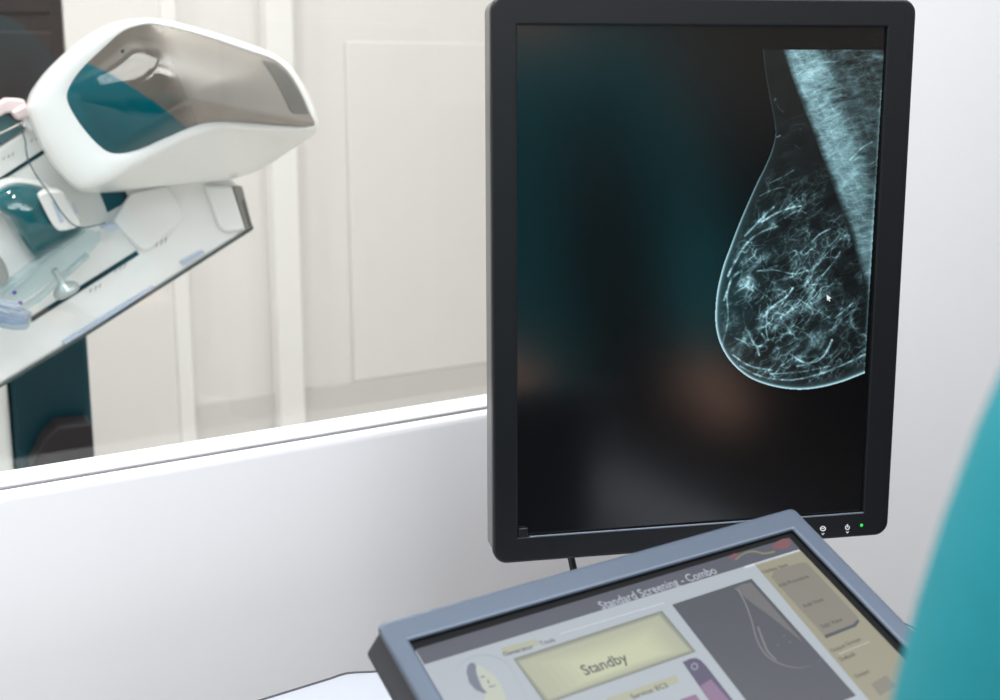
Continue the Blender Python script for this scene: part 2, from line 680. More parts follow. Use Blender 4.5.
# muscle
pect = np.array(catmull([(783, 50), (790, 72), (800, 99), (809, 122), (818, 146), (828, 173), (838, 201), (847, 225), (855, 250), (862, 276), (867, 300)], 5, False))
ppoly = np.vstack([pect, [[right_edge(300), 300], [right_edge(50), 50]]])
PI_ = inside(ppoly)
dp = seg_dist(pect, 60)
tex = smooth_noise(9, 2.6, math.radians(-12), 5, 4)
tex2 = smooth_noise(22, 18, math.radians(-60), 9, 3)
fine = smooth_noise(3, 3, 0, 21, 2)
band = np.exp(-((dp - 16) / 20.0) ** 2)
pv = 0.24 + 0.26 * band + 0.36 * (tex - 0.5) + 0.42 * (tex2 - 0.5) + 0.10 * (fine - 0.5)
pv += 0.16 * ridges(20, 4.5, -14, 31, 6, 1.6) + 0.13 * ridges(30, 7, 65, 32, 9, 2) + 0.13 * ridges(16, 3.5, -32, 33, 7, 1.6) + 0.10 * ridges(14, 3.5, 8, 34, 7, 1.5)
pv += 0.10 * (vnoise(GX / 1.6, GY / 1.3, 35) - .5)
pv *= np.clip(1.1 - (GY - 70) / 330, 0.3, 1.02) * np.clip(1.05 - (dp - 30) / 160, .6, 1.0)
pv *= 1.0 - 0.42 * np.exp(-((dp - 47) / 9.0) ** 2) * (GY < 230)
pv *= 0.95 * np.clip(1.25 - np.clip(dp - 20, 0, 40) / 90, .6, 1.15)
pv *= 0.25 + 0.75 * np.clip(dp / 6.0, 0, 1)
V = np.where(PI_, np.maximum(V, pv), V)


def stroke(pts, w, a):
    global V
    d = seg_dist(pts, 5 * w + 2)
    V = V + a * GRIT * np.exp(-(d / (w * .85)) ** 2) * IN


nip = np.array([716.0, 300.0])
# fine streaks over the muscle
for k in range(40):
    y = RS.uniform(55, 285)
    xl = np.interp(y, pect[:, 1], pect[:, 0]) + 2
    xr = right_edge(y)
    x = RS.uniform(xl, max(xl + 1, xr - 4))
    a = math.radians(RS.uniform(-30, 5) if RS.rand() < .75 else RS.uniform(60, 75))
    L = RS.uniform(6, 20)
    stroke([(x, y), (x + L * .5 * math.cos(a), y + L * .5 * math.sin(a) + RS.uniform(-1, 1)), (min(x + L * math.cos(a), xr), y + L * math.sin(a))], RS.uniform(.5, .9), RS.uniform(.04, .13))
env = np.exp(-(((GX - 772) / 56) ** 2 + ((GY - 298) / 80) ** 2) ** 1.4)
env2 = np.clip((dskin - 3) / 6, 0, 1) * np.clip((GY - 150) / 60, 0, 1) * IN * (1 - PI_)
blot = np.clip(vnoise(GX / 17, GY / 17, 71) * 1.7 - .22, 0.08, 1.2)
gl_ = 0.75 * ridges(24, 6, -42, 41, 11, 1.8) * blot + 0.55 * ridges(17, 5, -62, 42, 11, 1.8) * blot + 0.42 * ridges(14, 4.2, -22, 43, 10, 1.6) * np.clip(vnoise(GX / 12, GY / 12, 72) * 1.8 - .5, 0, 1.2) + 0.30 * ridges(12, 4, 55, 44, 10, 1.6) * blot
gl_ *= 0.45 + 1.1 * vnoise(GX / 2.2, GY / 2.2, 93)
V = V + env2 * gl_ * (0.58 * env + 0.30) + IN * (1 - PI_) * np.clip((GY - 85) / 40, 0, 1) * np.clip((dskin - 2) / 8, 0, 1) * 0.10 * ridges(18, 3.5, -18, 47, 7, 1.5) * blot + env2 * env * 0.10 * blot
# glandular tissue: strands gathered towards the nipple
for k in range(130):
    if RS.rand() < 0.75:
        x, y = RS.normal(778, 27), RS.normal(298, 42)
    else:
        x, y = RS.uniform(725, 866), RS.uniform(195, 378)
    xs = np.interp(y, skin[:, 1], skin[:, 0]) if y < 325 else 722
    if x < xs + 4 or x > right_edge(y) - 3:
        continue
    if RS.rand() < 0.6:
        a = math.radians(RS.normal(-40, 22))
    else:
        d = nip - np.array([x, y])
        a = math.atan2(d[1], d[0]) + RS.normal(0, .6)
    L = abs(RS.normal(9, 6)) + 3
    c = RS.normal(0, .6)
    p = [(x, y)]
    for s in range(4):
        a += c / 4
        p.append((p[-1][0] + L / 4 * math.cos(a), p[-1][1] + L / 4 * math.sin(a)))
    ce = math.exp(-(((x - 770) / 55) ** 2 + ((y - 300) / 75) ** 2))
    stroke(p, RS.uniform(.5, 1.15), RS.uniform(.04, .2) * (.35 + .75 * ce))
# clear strands the eye picks out
for p, w, a in [
    ([(728, 276), (735, 262), (742, 250), (748, 242)], 1.3, .55), ([(748, 242), (755, 236), (766, 230), (778, 226)], 1.0, .4), ([(745, 236), (756, 224), (766, 214), (774, 207)], 1.1, .45),
    ([(762, 222), (775, 214), (790, 208), (801, 206)], 1.0, .45), ([(785, 218), (797, 211), (806, 213)], .9, .35), ([(722, 345), (728, 320), (727, 296), (731, 278)], 1.0, .35),
    ([(724, 300), (731, 281), (738, 272)], 1.1, .4), ([(766, 312), (776, 304), (786, 297), (793, 288)], 1.1, .5), ([(768, 340), (766, 326), (768, 308)], .9, .35),
    ([(748, 331), (756, 346), (766, 342), (762, 334)], 1.3, .5), ([(757, 347), (759, 355)], 1.2, .5), ([(735, 338), (745, 342), (757, 346)], .9, .3),
    ([(790, 354), (803, 362), (815, 362), (825, 354), (832, 340)], 1.2, .5), ([(797, 366), (808, 364), (818, 358)], 1.0, .4), ([(757, 271), (775, 270), (795, 274), (808, 270)], .9, .35),
    ([(810, 285), (818, 284), (825, 283)], .9, .45), ([(822, 276), (832, 264), (840, 252)], .8, .3), ([(812, 242), (820, 234), (830, 229)], .9, .35),
    ([(800, 300), (814, 309), (830, 318)], .7, .25), ([(835, 318), (846, 309), (853, 303)], .8, .35), ([(775, 320), (790, 312), (800, 300)], .8, .3),
    ([(740, 366), (760, 376), (790, 380), (820, 374), (845, 364), (865, 354)], 1.0, .42), ([(770, 374), (800, 372), (830, 366)], .8, .25), ([(733, 355), (750, 366), (772, 370)], 1.0, .35),
    ([(775, 99), (774.5, 100.5)], 1.2, .6), ([(777, 104), (779, 108), (783, 112)], .6, .14), ([(777, 137), (780, 135.6)], .8, .35), ([(793, 131), (797, 129.5), (801, 129)], .6, .10), ([(795, 145), (798, 147.6), (801, 149)], .6, .12),
    ([(770, 183), (784, 176), (794, 170)], .7, .22), ([(760, 196), (772, 190), (784, 187)], .7, .2), ([(820, 63), (838, 61)], .9, .25), ([(874, 56), (882, 58)], 2.2, .3), ([(850, 160), (862, 148), (872, 142)], .9, .25),
]:
    stroke(catmull(p, 5, False), w, a)
V = V + IN * (GY > 90) * 0.22 * np.exp(-((right_edge(GY) - GX) / 1.6) ** 2) * np.clip((385 - GY) / 60, 0, 1)
V = np.clip(V, 0, 1.0)
V = np.where(IN | (dskin < 1.2), V, 0)
V = 0.94 * V / (0.62 + 0.38 * V)
V = np.clip(V, 0, 0.95)
nx, ny = len(gx), len(gy)
# the lit picture stops at the edge of the screen opening
pts = []
WPIC = -0.0034
for yy in gy:
    for xx in gx:
        pts.append(mpx(min(xx, right_edge(yy) + 1.0), yy, WPIC) - mon_loc)
faces = [(j * nx + i, (j + 1) * nx + i, (j + 1) * nx + i + 1, j * nx + i + 1) for j in range(ny - 1) for i in range(nx - 1)
         if (IN[j, i] or IN[j + 1, i + 1] or IN[j, i + 1] or IN[j + 1, i] or dskin[j, i] < 1.5) and GX[j, i] < right_edge(GY[j, i])]
me = bpy.data.meshes.new('xray_picture')
used_ = sorted({i for f in faces for i in f})
remap = {v: k for k, v in enumerate(used_)}
me.from_pydata([tuple(pts[i]) for i in used_], [], [tuple(remap[i] for i in f) for f in faces])
att = me.color_attributes.new('glow', 'FLOAT_COLOR', 'POINT')
vv = V.ravel()[used_]
srgb = np.stack([vv * 0.67 + 0.10 * vv ** 3, vv * 0.94, vv * 0.985, np.ones_like(vv)], 1)
srgb[:, :3] = np.clip(srgb[:, :3] + np.array([.024, .027, .03]), 0, 1)
lc = srgb.copy()
lc[:, :3] = np.where(srgb[:, :3] <= .04045, srgb[:, :3] / 12.92, ((srgb[:, :3] + .055) / 1.055) ** 2.4)
att.data.foreach_set('color', lc.astype(np.float32).ravel())
m = mat('radiograph_glow', (2, 2, 3), 0.19, ior=1.95)
at_ = m.node_tree.nodes.new('ShaderNodeAttribute')
at_.attribute_name = 'glow'
bs = m.node_tree.nodes['Principled BSDF']
m.node_tree.links.new(at_.outputs['Color'], bs.inputs['Emission Color'])
bs.inputs['Emission Strength'].default_value = 0.95
me.materials.append(m)
pic = bpy.data.objects.new('xray_picture', me)
COL.objects.link(pic)
pic.parent = scr
WL['xray_picture'] = mon_loc
# mouse pointer in the picture
M_ptr = mat('pointer_glow', (0, 0, 0), 0.4, emit=(235, 242, 245), es=1)
b = BM()
cur = [(826.6, 294.6), (831.4, 298.2), (829.4, 298.9), (830.4, 301.2), (829.3, 301.6), (828.4, 299.4), (827.2, 300.8)]
b.prism([mpx(x, y, -0.0033) for x, y in cur], [mpx(x, y, -0.0031) for x, y in cur])
b.build('mouse_pointer', M_ptr, scr, loc=ML)

# printed key symbols and the power light
b = BM()


def ring2(cx, cy, r0, r1, a0=0, a1=360, n=20, w=0.0002, f=mpx, sx=1.0):
    P0 = [f(cx + sx * r0 * math.cos(math.radians(a0 + (a1 - a0) * k / n)), cy + r0 * math.sin(math.radians(a0 + (a1 - a0) * k / n)), w) for k in range(n + 1)]
    P1 = [f(cx + sx * r1 * math.cos(math.radians(a0 + (a1 - a0) * k / n)), cy + r1 * math.sin(math.radians(a0 + (a1 - a0) * k / n)), w) for k in range(n + 1)]
    return P0 + P1, [(k, k + 1, n + 2 + k, n + 1 + k) for k in range(n)]


def quad(bm, pts_, mi=0, w=0.0002, f=mpx):
    bm.add([f(x, y, w) for x, y in pts_], [tuple(range(len(pts_)))], mi)


b.add(*ring2(823, 528.6, 1.7, 2.6, sx=1.15))
quad(b, [(821.6, 528.2), (824.6, 527.6), (824.6, 528.5), (821.6, 529.1)])
quad(b, [(821.2, 533.2), (822.0, 533.1), (822.9, 533.9), (823.8, 533.0), (824.6, 532.9), (822.9, 535.2)])
b.add(*ring2(847.4, 527.6, 1.5, 2.4, -60, 240))
quad(b, [(846.8, 524.2), (847.9, 524.2), (847.9, 527.5), (846.8, 527.5)])
quad(b, [(845.7, 531.6), (846.5, 531.5), (847.4, 532.3), (848.3, 531.4), (849.1, 531.3), (847.4, 533.5)])
b.build('key_symbols', M_icon, mon, loc=ML, fixn=False)
b = BM()
b.ball(mpx(861.5, 525.3), [MU * 0.0016, MV * 0.0016, MN * 0.0008])
b.build('power_light', M_led, mon, loc=ML, smooth=True)
# stand: column and foot on the desk, lead hanging from the underside
b = BM()
c = mp(SW * 0.56, -0.25, -0.06)
b.box(c + MU * -0.045 + MV * -0.045, MU * 0.09, MV * 0.09, MN * -0.012)
c2 = c - MN * 0.012
col0 = Vector((c2.x, c2.y, ZD + 0.012))
b.box(col0 + MU * -0.028, MU * 0.056, ZV * (c2.z + 0.04 - col0.z), MN * -0.022)
b.build('stand_column', M_backcase, mon, loc=ML, bevel=0.004)
b = BM()
f0 = Vector((c2.x, c2.y, ZD + 0.0015)) + MN * 0.058
ol = rrect(-0.09, 0.09, -0.085, 0.05, 0.03, 6)
b.prism([f0 + MU * u + MN * v * 0.8 for u, v in ol], [f0 + MU * u + MN * v * 0.8 + ZV * 0.012 for u, v in ol])
b.build('stand_foot', M_backcase, mon, loc=ML, bevel=0.003)
b = BM()
q0 = mpx(567.5, 540, -0.025)
q1 = mpx(571.5, 560, -0.025)
q2 = mpx(576.5, 578, -0.025)
q3 = mpx(592, 612, -0.035)
b.tube([Vector((p[0], p[1], max(p[2], ZD + 0.0075))) for p in catmull([q0, q1, q2, q3, q3 + Vector((0.05, 0, -0.08)), Vector((q3.x + 0.09, q3.y + 0.02, ZD + 0.009))], 6, False)], 0.0034, 10)
b.build('power_lead', M_cable, mon, loc=ML, smooth=True, angle=0)

# ------------------------------------------------------------------ touch console
a1, a2, a3 = [math.radians(v) for v in (17.5, 67.2, 11)]
u0 = Vector((math.cos(a1), math.sin(a1), 0))
b0 = Vector((-math.sin(a1), math.cos(a1), 0))
v0 = ZV * math.cos(a2) + b0 * math.sin(a2)
CU = u0 * math.cos(a3) + v0 * math.sin(a3)
CV = -u0 * math.sin(a3) + v0 * math.cos(a3)
CN = CU.cross(CV)
CO = CAM + ray(376.5, 623.8) * 0.86
CWD, CHT = 0.3395, 0.285


def cp(u, v, w=0.0):
    return CO + CU * u + CV * v + CN * w


def cpx(x, y, w=0.0):
    return on_plane(x, y, CO + CN * w, CN)


def cuv(x, y):
    p = cpx(x, y) - CO
    return p.dot(CU), p.dot(CV)


con_c = cp(CWD / 2, -CHT / 2)
con_loc = Vector((con_c.x, con_c.y + 0.03, ZD))
con = thing('touch_console', con_loc, 'tilted blue grey touch console reading Standby on the desk', 'control panel')
CL = tuple(con_loc)
il, it = cuv(410, 641.2)
ir, it2 = cuv(792, 527.5)
print('console opening', il, it, ir, it2)
it = (it + it2) / 2
IB = -CHT + 0.022
o0 = rrect(0, CWD, -CHT, 0, 0.006, 6)
b = BM()
rr = []
for e, w in ((0, -0.004), (0, -0.0016), (0.0005, -0.0005), (0.0016, 0), (0.0035, 0)):
    rr.append([cp(u, v, w) for u, v in rrect(e, CWD - e, -CHT + e, -e, 0.0045, 6)])
for e, w in ((0.0025, 0), (0.0010, 0), (0, -0.0010), (0, -0.002)):
    rr.append([cp(u, v, w) for u, v in rrect(il - e, ir + e, IB - e, it + e, 0.001, 6)])
b.rings(rr, cap0=False, cap1=False)
b.build('front_frame', M_frame, con, loc=CL, smooth=True, angle=60)
b = BM()
rr = []
for e, w in ((0.024, -0.0066), (0.0008, -0.004), (0.0003, -0.006), (-0.0045, -0.027), (-0.002, -0.0325)):
    rr.append([cp(u, v, w) for u, v in rrect(e, CWD - e, -CHT + e, -e, 0.006, 6)])
b.rings(rr)
b.build('case', M_case, con, loc=CL, smooth=True, angle=40)
b = BM()
sl_, st_ = cuv(415, 647.6)
sr_, st2_ = cuv(788.5, 535.8)
st_ = (st_ + st2_) / 2
SB = IB + 0.006
rr = [[cp(u, v, w) for u, v in rrect(l_, r_, bt_, tp_, 0.0008, 6)] for l_, r_, bt_, tp_, w in ((il, ir, IB, it, -0.002), (il, ir, IB, it, -0.0036), (sl_, sr_ + .002, SB, st_ + .001, -0.0050))]
b.rings(rr, cap0=False, cap1=True)
b.build('inner_rim', M_black, con, loc=CL)

# what the console shows: coloured areas and lettering in the screen plane
WS = -0.0046


def ui(name, col, k=1.0, rough=0.35):
    return mat(name, (6, 6, 7), rough, emit=col, es=k, spec=0.35)


UI = [ui('ui_pale', (172, 180, 188)), ui('ui_bar', (82, 86, 98)), ui('ui_khaki', (170, 173, 152)), ui('ui_khaki_edge', (120, 126, 116)),
      ui('ui_slate', (74, 78, 86)), ui('ui_tan', (150, 146, 126)), ui('ui_tan_dark', (130, 126, 116)), ui('ui_text_dark', (72, 76, 80)),
      ui('ui_text_light', (176, 180, 192)), ui('ui_text_tan', (78, 76, 70)), ui('ui_violet', (82, 76, 104)), ui('ui_pink', (134, 108, 138)),
      ui('ui_red', (126, 80, 88)), ui('ui_yellow', (130, 128, 96)), ui('ui_hair', (112, 118, 136)), ui('ui_face', (184, 190, 176)),
      ui('ui_khaki_light', (190, 195, 165)), ui('ui_white_line', (206, 212, 222)), ui('ui_grey', (150, 158, 172)), ui('ui_breast', (106, 106, 108)), ui('ui_line', (128, 128, 132)), ui('ui_tan_light', (174, 168, 150))]
for t_ in range(1, 6):
    UI.append(ui('ui_khaki_step', tuple(168 + (190 - 168) * t_ / 6 if c_ == 0 else (171 + (195 - 171) * t_ / 6 if c_ == 1 else 150 + 15 * t_ / 6) for c_ in range(3))))
for t_ in range(1, 4):
    UI.append(ui('ui_khaki_rim', tuple(p_ + (q_ - p_) * t_ / 4 for p_, q_ in zip((120, 126, 116), (168, 171, 150)))))
PALE, BAR, KH, KHE, SL, TAN, TAND, TXD, TXL, TXT, VIO, PNK, RED, YEL, HAIR, FACE, KHL, WHL, GRY, BRE, LNE, TANL = range(22)
b = BM()
b.box(cp(sl_, SB, WS - 0.0012), CU * (sr_ - sl_), CV * (st_ - SB), CN * 0.0010)
screen = b.build('screen', UI[PALE], con, loc=CL)
ub = BM()
fc = cpx


def cuvp(u, v, w):
    return cp(u, v, w)


def poly_ui(pts_, mi, lvl):
    ub.add([cpx(x, y, WS + 0.00008 * lvl) for x, y in pts_], [tuple(range(len(pts_)))], mi)


def poly_uv(pts_, mi, lvl):
    ub.add([cp(u, v, WS + 0.00008 * lvl) for u, v in pts_], [tuple(range(len(pts_)))], mi)


def text_ui(body, p0, p1, mi, lvl, hscale=1.0):
    """lettering with its baseline from pixel p0 to pixel p1"""
    vs, fs = text_mesh(body)
    xs = [v[0] for v in vs]
    x0_, w_ = min(xs), max(xs) - min(xs)
    A_ = Vector(cuv(*p0))
    B_ = Vector(cuv(*p1))
    d = B_ - A_
    sc = d.length / w_
    e1 = d / w_
    e2 = Vector((-d.y, d.x)).normalized() * sc * hscale
    out_ = []
    for x, y in vs:
        q = A_ + e1 * (x - x0_) + e2 * y
        out_.append(cp(q.x, q.y, WS + 0.00008 * lvl))
    ub.add(out_, fs, mi)


# title bar
hl, hb = cuv(424.4, 664.5)
hr, hb2 = cuv(799, 549.5)
poly_ui([(415.2, 649.4), (424.4, 664.5), (800, 549.3), (789.4, 537.6)], BAR, 1)
text_ui('Standard Screening - Combo', (603.5, 604.8), (719.3, 568.4), TXL, 3, 1.25)
# red flower and stem in the bar's right end
poly_ui([(771, 548), (776, 542), (783, 538.6), (787.5, 538.2), (791, 542.5), (789, 547.5), (781, 549.5)], RED, 3)
poly_ui([(728, 557), (734, 553.5), (741, 553), (736, 557), (731, 559)], RED, 3)
st = catmull([(735, 560), (745, 553), (755, 551.5), (764, 553.5), (775, 551.5)], 6, False)
for p, q in zip(st[:-1], st[1:]):
    poly_ui([(p[0], p[1] - .9), (q[0], q[1] - .9), (q[0], q[1] + .9), (p[0], p[1] + .9)], YEL, 4)
# thin rule under the bar
poly_ui([(744, 566.4), (799.2, 549.4), (800.4, 551.6), (745, 568.4)], WHL, 2)
# big Standby key
poly_ui([(513.2, 658.6), (662, 610.6), (696, 651.6), (545.5, 704.5)], KHE, 2)
Q0 = [(513.2, 658.6), (662, 610.6), (696, 651.6), (545.5, 704.5)]
Q1 = [(519, 662.2), (659, 616.0), (689.5, 650.2), (549, 699.5)]
Q2 = [(590, 662), (640, 645), (652, 655), (602, 673)]


def blend(A_, B_, t_):
    return [(a_[0] + (b_[0] - a_[0]) * t_, a_[1] + (b_[1] - a_[1]) * t_) for a_, b_ in zip(A_, B_)]


for k in range(1, 4):
    poly_ui(blend(Q0, Q1, k / 4), 26 + k, 2 + .2 * k)
poly_ui(Q1, KH, 3)
for k in range(1, 6):
    poly_ui(blend(Q1, Q2, .14 * k), 21 + k, 3 + .2 * k)
poly_ui(blend(Q1, Q2, .86), KHL, 4.4)
text_ui('Standby', (586.5, 671.0), (630.5, 656.6), TXD, 6, 1.15)
# tab row
poly_ui([(500.7, 648), (536, 638.8), (539, 644.6), (503.8, 654.2)], KH, 2)
text_ui('Generator', (505, 651.6), (535, 643.4), TXT, 4)
text_ui('Tools', (541.5, 640.6), (556.5, 636.6), TXT, 4)
poly_ui([(560, 633.5), (664, 602.5), (664.4, 603.1), (560.4, 634.1)], WHL, 2)
# service line
poly_ui([(606, 698.5), (676, 674.6), (679, 682.2), (640, 696), (609, 707)], KH, 2)
text_ui('Service: EC2', (634, 694.6), (670, 682.0), TXT, 4)
# violet pad with pink ring
poly_ui([(682.5, 662), (690, 658.6), (696, 657.8), (701, 660.4), (706, 665.5), (732, 699), (737, 706), (713, 706)], VIO, 2)
poly_ui([(700, 686), (711, 679), (729, 700), (727, 706), (713, 706)], PNK, 3)
ring = ring2(694.5, 666.5, 2.4, 3.6, f=lambda x, y, w: cpx(x, y, WS + .0003))
ub.add(ring[0], ring[1], GRY)
poly_ui([(680, 699.5), (695.5, 694.2), (703, 704), (684, 708)], PNK, 2)
# dark preview with a small breast outline
poly_ui([(672, 604.6), (751.5, 578.6), (856, 695.5), (769, 730)], SL, 2)
poly_ui([(734, 588.5), (741, 584.5), (751, 582.5), (770, 604), (790, 627), (804, 643), (790, 632), (770, 616), (752, 603)], BRE, 3)
sk = catmull([(738, 590), (746, 605), (752, 622), (757, 640), (766, 655), (780, 664), (796, 668), (810, 666.5), (819, 662), (824, 656.5)], 6, False)
for p, q in zip(sk[:-1], sk[1:]):
    poly_ui([(p[0] - .6, p[1] - .1), (q[0] - .6, q[1] - .1), (q[0] + .5, q[1] - .7), (p[0] + .5, p[1] - .7)], LNE, 4)
sk = catmull([(758, 627), (763, 641), (768, 652), (776, 660)], 5, False)
for p, q in zip(sk[:-1], sk[1:]):
    poly_ui([(p[0] - .7, p[1]), (q[0] - .7, q[1]), (q[0] + .7, q[1] - .7), (p[0] + .7, p[1] - .7)], LNE, 5)
for cx, cy in ((784, 636), (790, 642), (778, 645), (795, 634)):
    poly_ui([(cx - 2, cy), (cx, cy - .8), (cx + 2, cy - .6), (cx, cy + .8)], BRE, 4)
# tan key column at the right
poly_ui([(754.2, 563.8), (865.5, 696), (885, 719), (948, 708), (903.5, 658.5), (800.5, 550.4)], TAN, 2)
text_ui('Update Item', (765, 569), (790, 561.5), TXT, 4)
poly_ui([(771, 577), (774.5, 570.5), (801, 562.5), (807, 562.8), (857, 616), (859, 621.5), (855, 625.5), (826, 637.5)], TAND, 3)
poly_ui([(824, 635.4), (826, 638.4), (856, 626.5), (859.5, 621.5), (858, 619), (853, 624.2)], SL, 4)
text_ui('Add Procedure', (781, 583), (811, 573), TXT, 5)
text_ui('Add View', (806, 603.5), (826, 596), TXT, 5)
text_ui('Edit View', (825, 624), (845, 616), TXT, 5)
text_ui('Output Groups', (834, 648), (863, 635.5), TXT, 4)
poly_ui([(838, 653.5), (869, 641), (870, 642.2), (839, 654.8)], TANL, 3)
text_ui('Default', (843, 657), (858, 650.5), TXT, 4)
text_ui('Output', (858, 674), (872, 667.5), TXT, 4)
poly_ui([(871, 684), (886, 675), (896, 686), (880, 696)], TAND, 3)
# picture of a patient's head in profile
hair = [(470, 663), (473.5, 662.6), (476, 665.5), (476, 672), (479.5, 681.5), (482, 687.5), (487, 692.4), (484.4, 693.6), (476, 690), (469.3, 682.8), (466.4, 672), (467.6, 666)]
face = [(476, 665), (483.2, 667.2), (492.8, 674.4), (499, 681.5), (503.6, 691.2), (506.5, 700), (508, 706), (485, 706), (483.5, 700), (485.6, 693.6), (482, 686), (477.5, 675)]
poly_ui(face, FACE, 3)
poly_ui(hair, HAIR, 4)
for px_ in ([(480.5, 676.5), (484.5, 675.6), (484.8, 677), (481, 678)], [(489, 686.2), (495.5, 685), (495.6, 686.2), (489.4, 687.5)], [(487, 680), (488, 679), (489.6, 683), (488, 683.4)]):
    poly_ui(px_, HAIR, 5)
ci = catmull([(455, 672), (462, 662), (478, 655), (494, 656), (508, 664), (518, 680), (528, 702)], 6, False)
for p, q in zip(ci[:-1], ci[1:]):
    poly_ui([(p[0], p[1]), (q[0], q[1]), (q[0], q[1] + .8), (p[0], p[1] + .8)], GRY, 2)
ub.build('screen_graphics', UI, screen, loc=CL, fixn=False)
rb = []  # unseen dark box, added to keep the desk out of the monitor's reflection
for u_ in (0.05, CWD - 0.03):
    t0 = cp(u_, -0.006, -0.029)
    t1 = cp(u_, -0.10, -0.029)
    rb.append([t0, t1, Vector((t1.x, t1.y, ZD + 0.03)), Vector((t0.x, t0.y, ZD + 0.03))])
b = BM()
b.prism(rb[0], rb[1])
b.build('reflection_blocker', M_case, con, loc=CL, bevel=0.004)
# tilting foot under the case
b = BM()
k0 = cp(CWD * 0.52, -CHT * 0.5, -0.028)
b.tube([Vector((k0.x, k0.y, ZD + 0.01)), Vector((k0.x, k0.y, ZD + 0.05)), k0 - CN * 0.004, k0 + CN * 0.002], [0.03, 0.028, 0.034, 0.045], 20)
b.build('stand_neck', M_case, con, loc=CL, smooth=True)
b = BM()
b.tube([Vector((k0.x, k0.y, ZD + 0.0008)), Vector((k0.x, k0.y, ZD + 0.009)), Vector((k0.x, k0.y, ZD + 0.012))], [0.085, 0.085, 0.078], 36)
b.build('stand_foot', M_case, con, loc=CL, smooth=True)

# ------------------------------------------------------------------ mammography machine behind the glass
ang = math.radians(24)
XN = Vector((math.sin(ang), -math.cos(ang), 0))         # its face, turned a little to the right
XU = Vector((math.cos(ang), math.sin(ang), 0))
XO = CAM + ray(150, 200) * 2.1


def xp(x, y, w=0.0):
    return on_plane(x, y, XO + XN * w, XN)


mach_loc = xp(50, 400, -0.42)
mach_loc.z = 0
mach = thing('mammography_machine', mach_loc, 'white tilted mammography machine with a silver head painted with a teal reflection behind the glass', 'x-ray machine')
XL = tuple(mach_loc)


def slab(name, px_, w0, w1, m, bevel=0.004, parent=None, rnd=0, seg=3):
    """outline px_ on the layer w1 (front), made solid back to layer w0"""
    pts_ = [xp(x, y, w1) for x, y in px_]
    b_ = BM()
    b_.prism([p + XN * (w0 - w1) for p in pts_], pts_)
    return b_.build(name, m, parent or mach, loc=XL, bevel=bevel, seg=seg)


# column and foot
colpx = [(10, 330), (86.5, 330), (91, 440), (96, 700), (14, 700)]
f0, f1 = xp(11, 400, -0.22), xp(91.5, 400, -0.22)
b = BM()
b.box(Vector((f0.x, f0.y, 0.16)), f1 - f0, XN * -0.30, ZV * (xp(50, 300, -0.22).z - 0.16))
b.build('column', M_teal_dark, mach, loc=XL, bevel=0.01)
g0, g1 = xp(-140, 400, -0.22), xp(9, 400, -0.22)
b = BM()
b.box(Vector((g0.x, g0.y, 0.02)), g1 - g0, XN * -0.28, ZV * (xp(0, 300, -0.2).z))
b.build('column_cover', M_mach, mach, loc=XL, bevel=0.012)
b = BM()
b.box(Vector((f0.x, f0.y, 0)) + XU * -0.35 + XN * 0.12, XU * 0.62, XN * -0.75, ZV * 0.16)
b.build('base', M_mach2, mach, loc=XL, bevel=0.02)
kn = [(45, 440), (58, 427), (91.5, 424), (96, 470), (30, 470)]
slab('foot_housing', kn, -0.21, -0.14, mat('dark_brown_grey_plastic', (36, 31, 33), 0.5, spec=0.25), 0.004)

# tilted arm
arm = [(-120, 222), (28, 128.5), (110, 80), (206, 150), (238, 186), (253, 227.5), (86, 334), (5, 383), (-120, 461)]
slab('arm', arm, -0.12, 0, M_mach, 0.006)
slab('arm_end_block', [(205, 186), (232, 186.5), (246, 230), (224, 232), (219, 226)], -0.02, 0.012, M_mach, 0.004)
e1_ = slab('end_cap', [(232.5, 186), (242.5, 186.5), (252.8, 227), (246.8, 230.5)], -0.05, 0.008, M_cap, 0.002)
slab('end_slot', [(242, 200), (244.5, 200), (252.3, 226), (249, 227)], -0.02, 0.010, M_capd, 0, e1_)
slab('arm_edge_seal', [(253.4, 226.6), (253.2, 229.6), (86, 336.4), (5, 385), (-80, 436), (-80, 433), (5, 382.4), (86, 333.6)], -0.1, 0.004, M_edge_dark, 0)
slab('acrylic_edge', [(62, 342), (110, 312), (152, 286), (156, 287), (112, 315.5), (66, 344.5)], 0, 0.005, M_edge, 0)
slab('acrylic_edge', [(180, 262), (202, 250), (205, 252), (184, 265)], 0, 0.005, M_edge, 0)
slab('rail_slot', [(30, 317.5), (136.5, 250.6), (139, 254.6), (31.5, 322.5)], -0.004, 0.0012, M_teal_dark, 0)
slab('rail_slot', [(-8, 183), (45, 148.4), (47.4, 151.6), (-8, 187.4)], -0.004, 0.0012, M_teal_dark, 0)
slab('recess_panel', [(100, 193), (125.5, 191.5), (129.5, 200.5), (107.5, 212.5)], -0.004, 0.0012, M_teal_dark, 0)
# faint scale marks beside the rails
for nm, (cx, cy), hh in (('arm', (95, 291), 5), ('arm', (120, 271), 6), ('arm', (161, 245), 6), ('arm', (36, 141), 4), ('arm', (8, 159), 4)):
    b = BM()
    for k, (dx, dy) in enumerate(((-3.5, 0), (0, -1.6), (3.0, -3.2))):
        x, y = cx + dx * 1.4, cy + dy * 1.4
        pts_ = [(x - .7, y + hh * .35), (x + .5, y + hh * .25), (x + 1.9, y - hh * .55), (x + .7, y - hh * .5)]
        b.prism([xp(px2, py2, 0.0002) for px2, py2 in pts_], [xp(px2, py2, 0.0010) for px2, py2 in pts_])
    b.build('scale_mark', M_mark, mach, loc=XL)
# compression carriage between the rails
carr = [(112, 221), (131, 193), (166, 186.5), (170.5, 189.5), (182.5, 212), (182.5, 218), (177, 226), (151, 249), (144, 251.5), (138.5, 248)]
slab('carriage_cover', [tuple(p) for p in carr], -0.01, 0.010, M_mach, 0.004, seg=4)

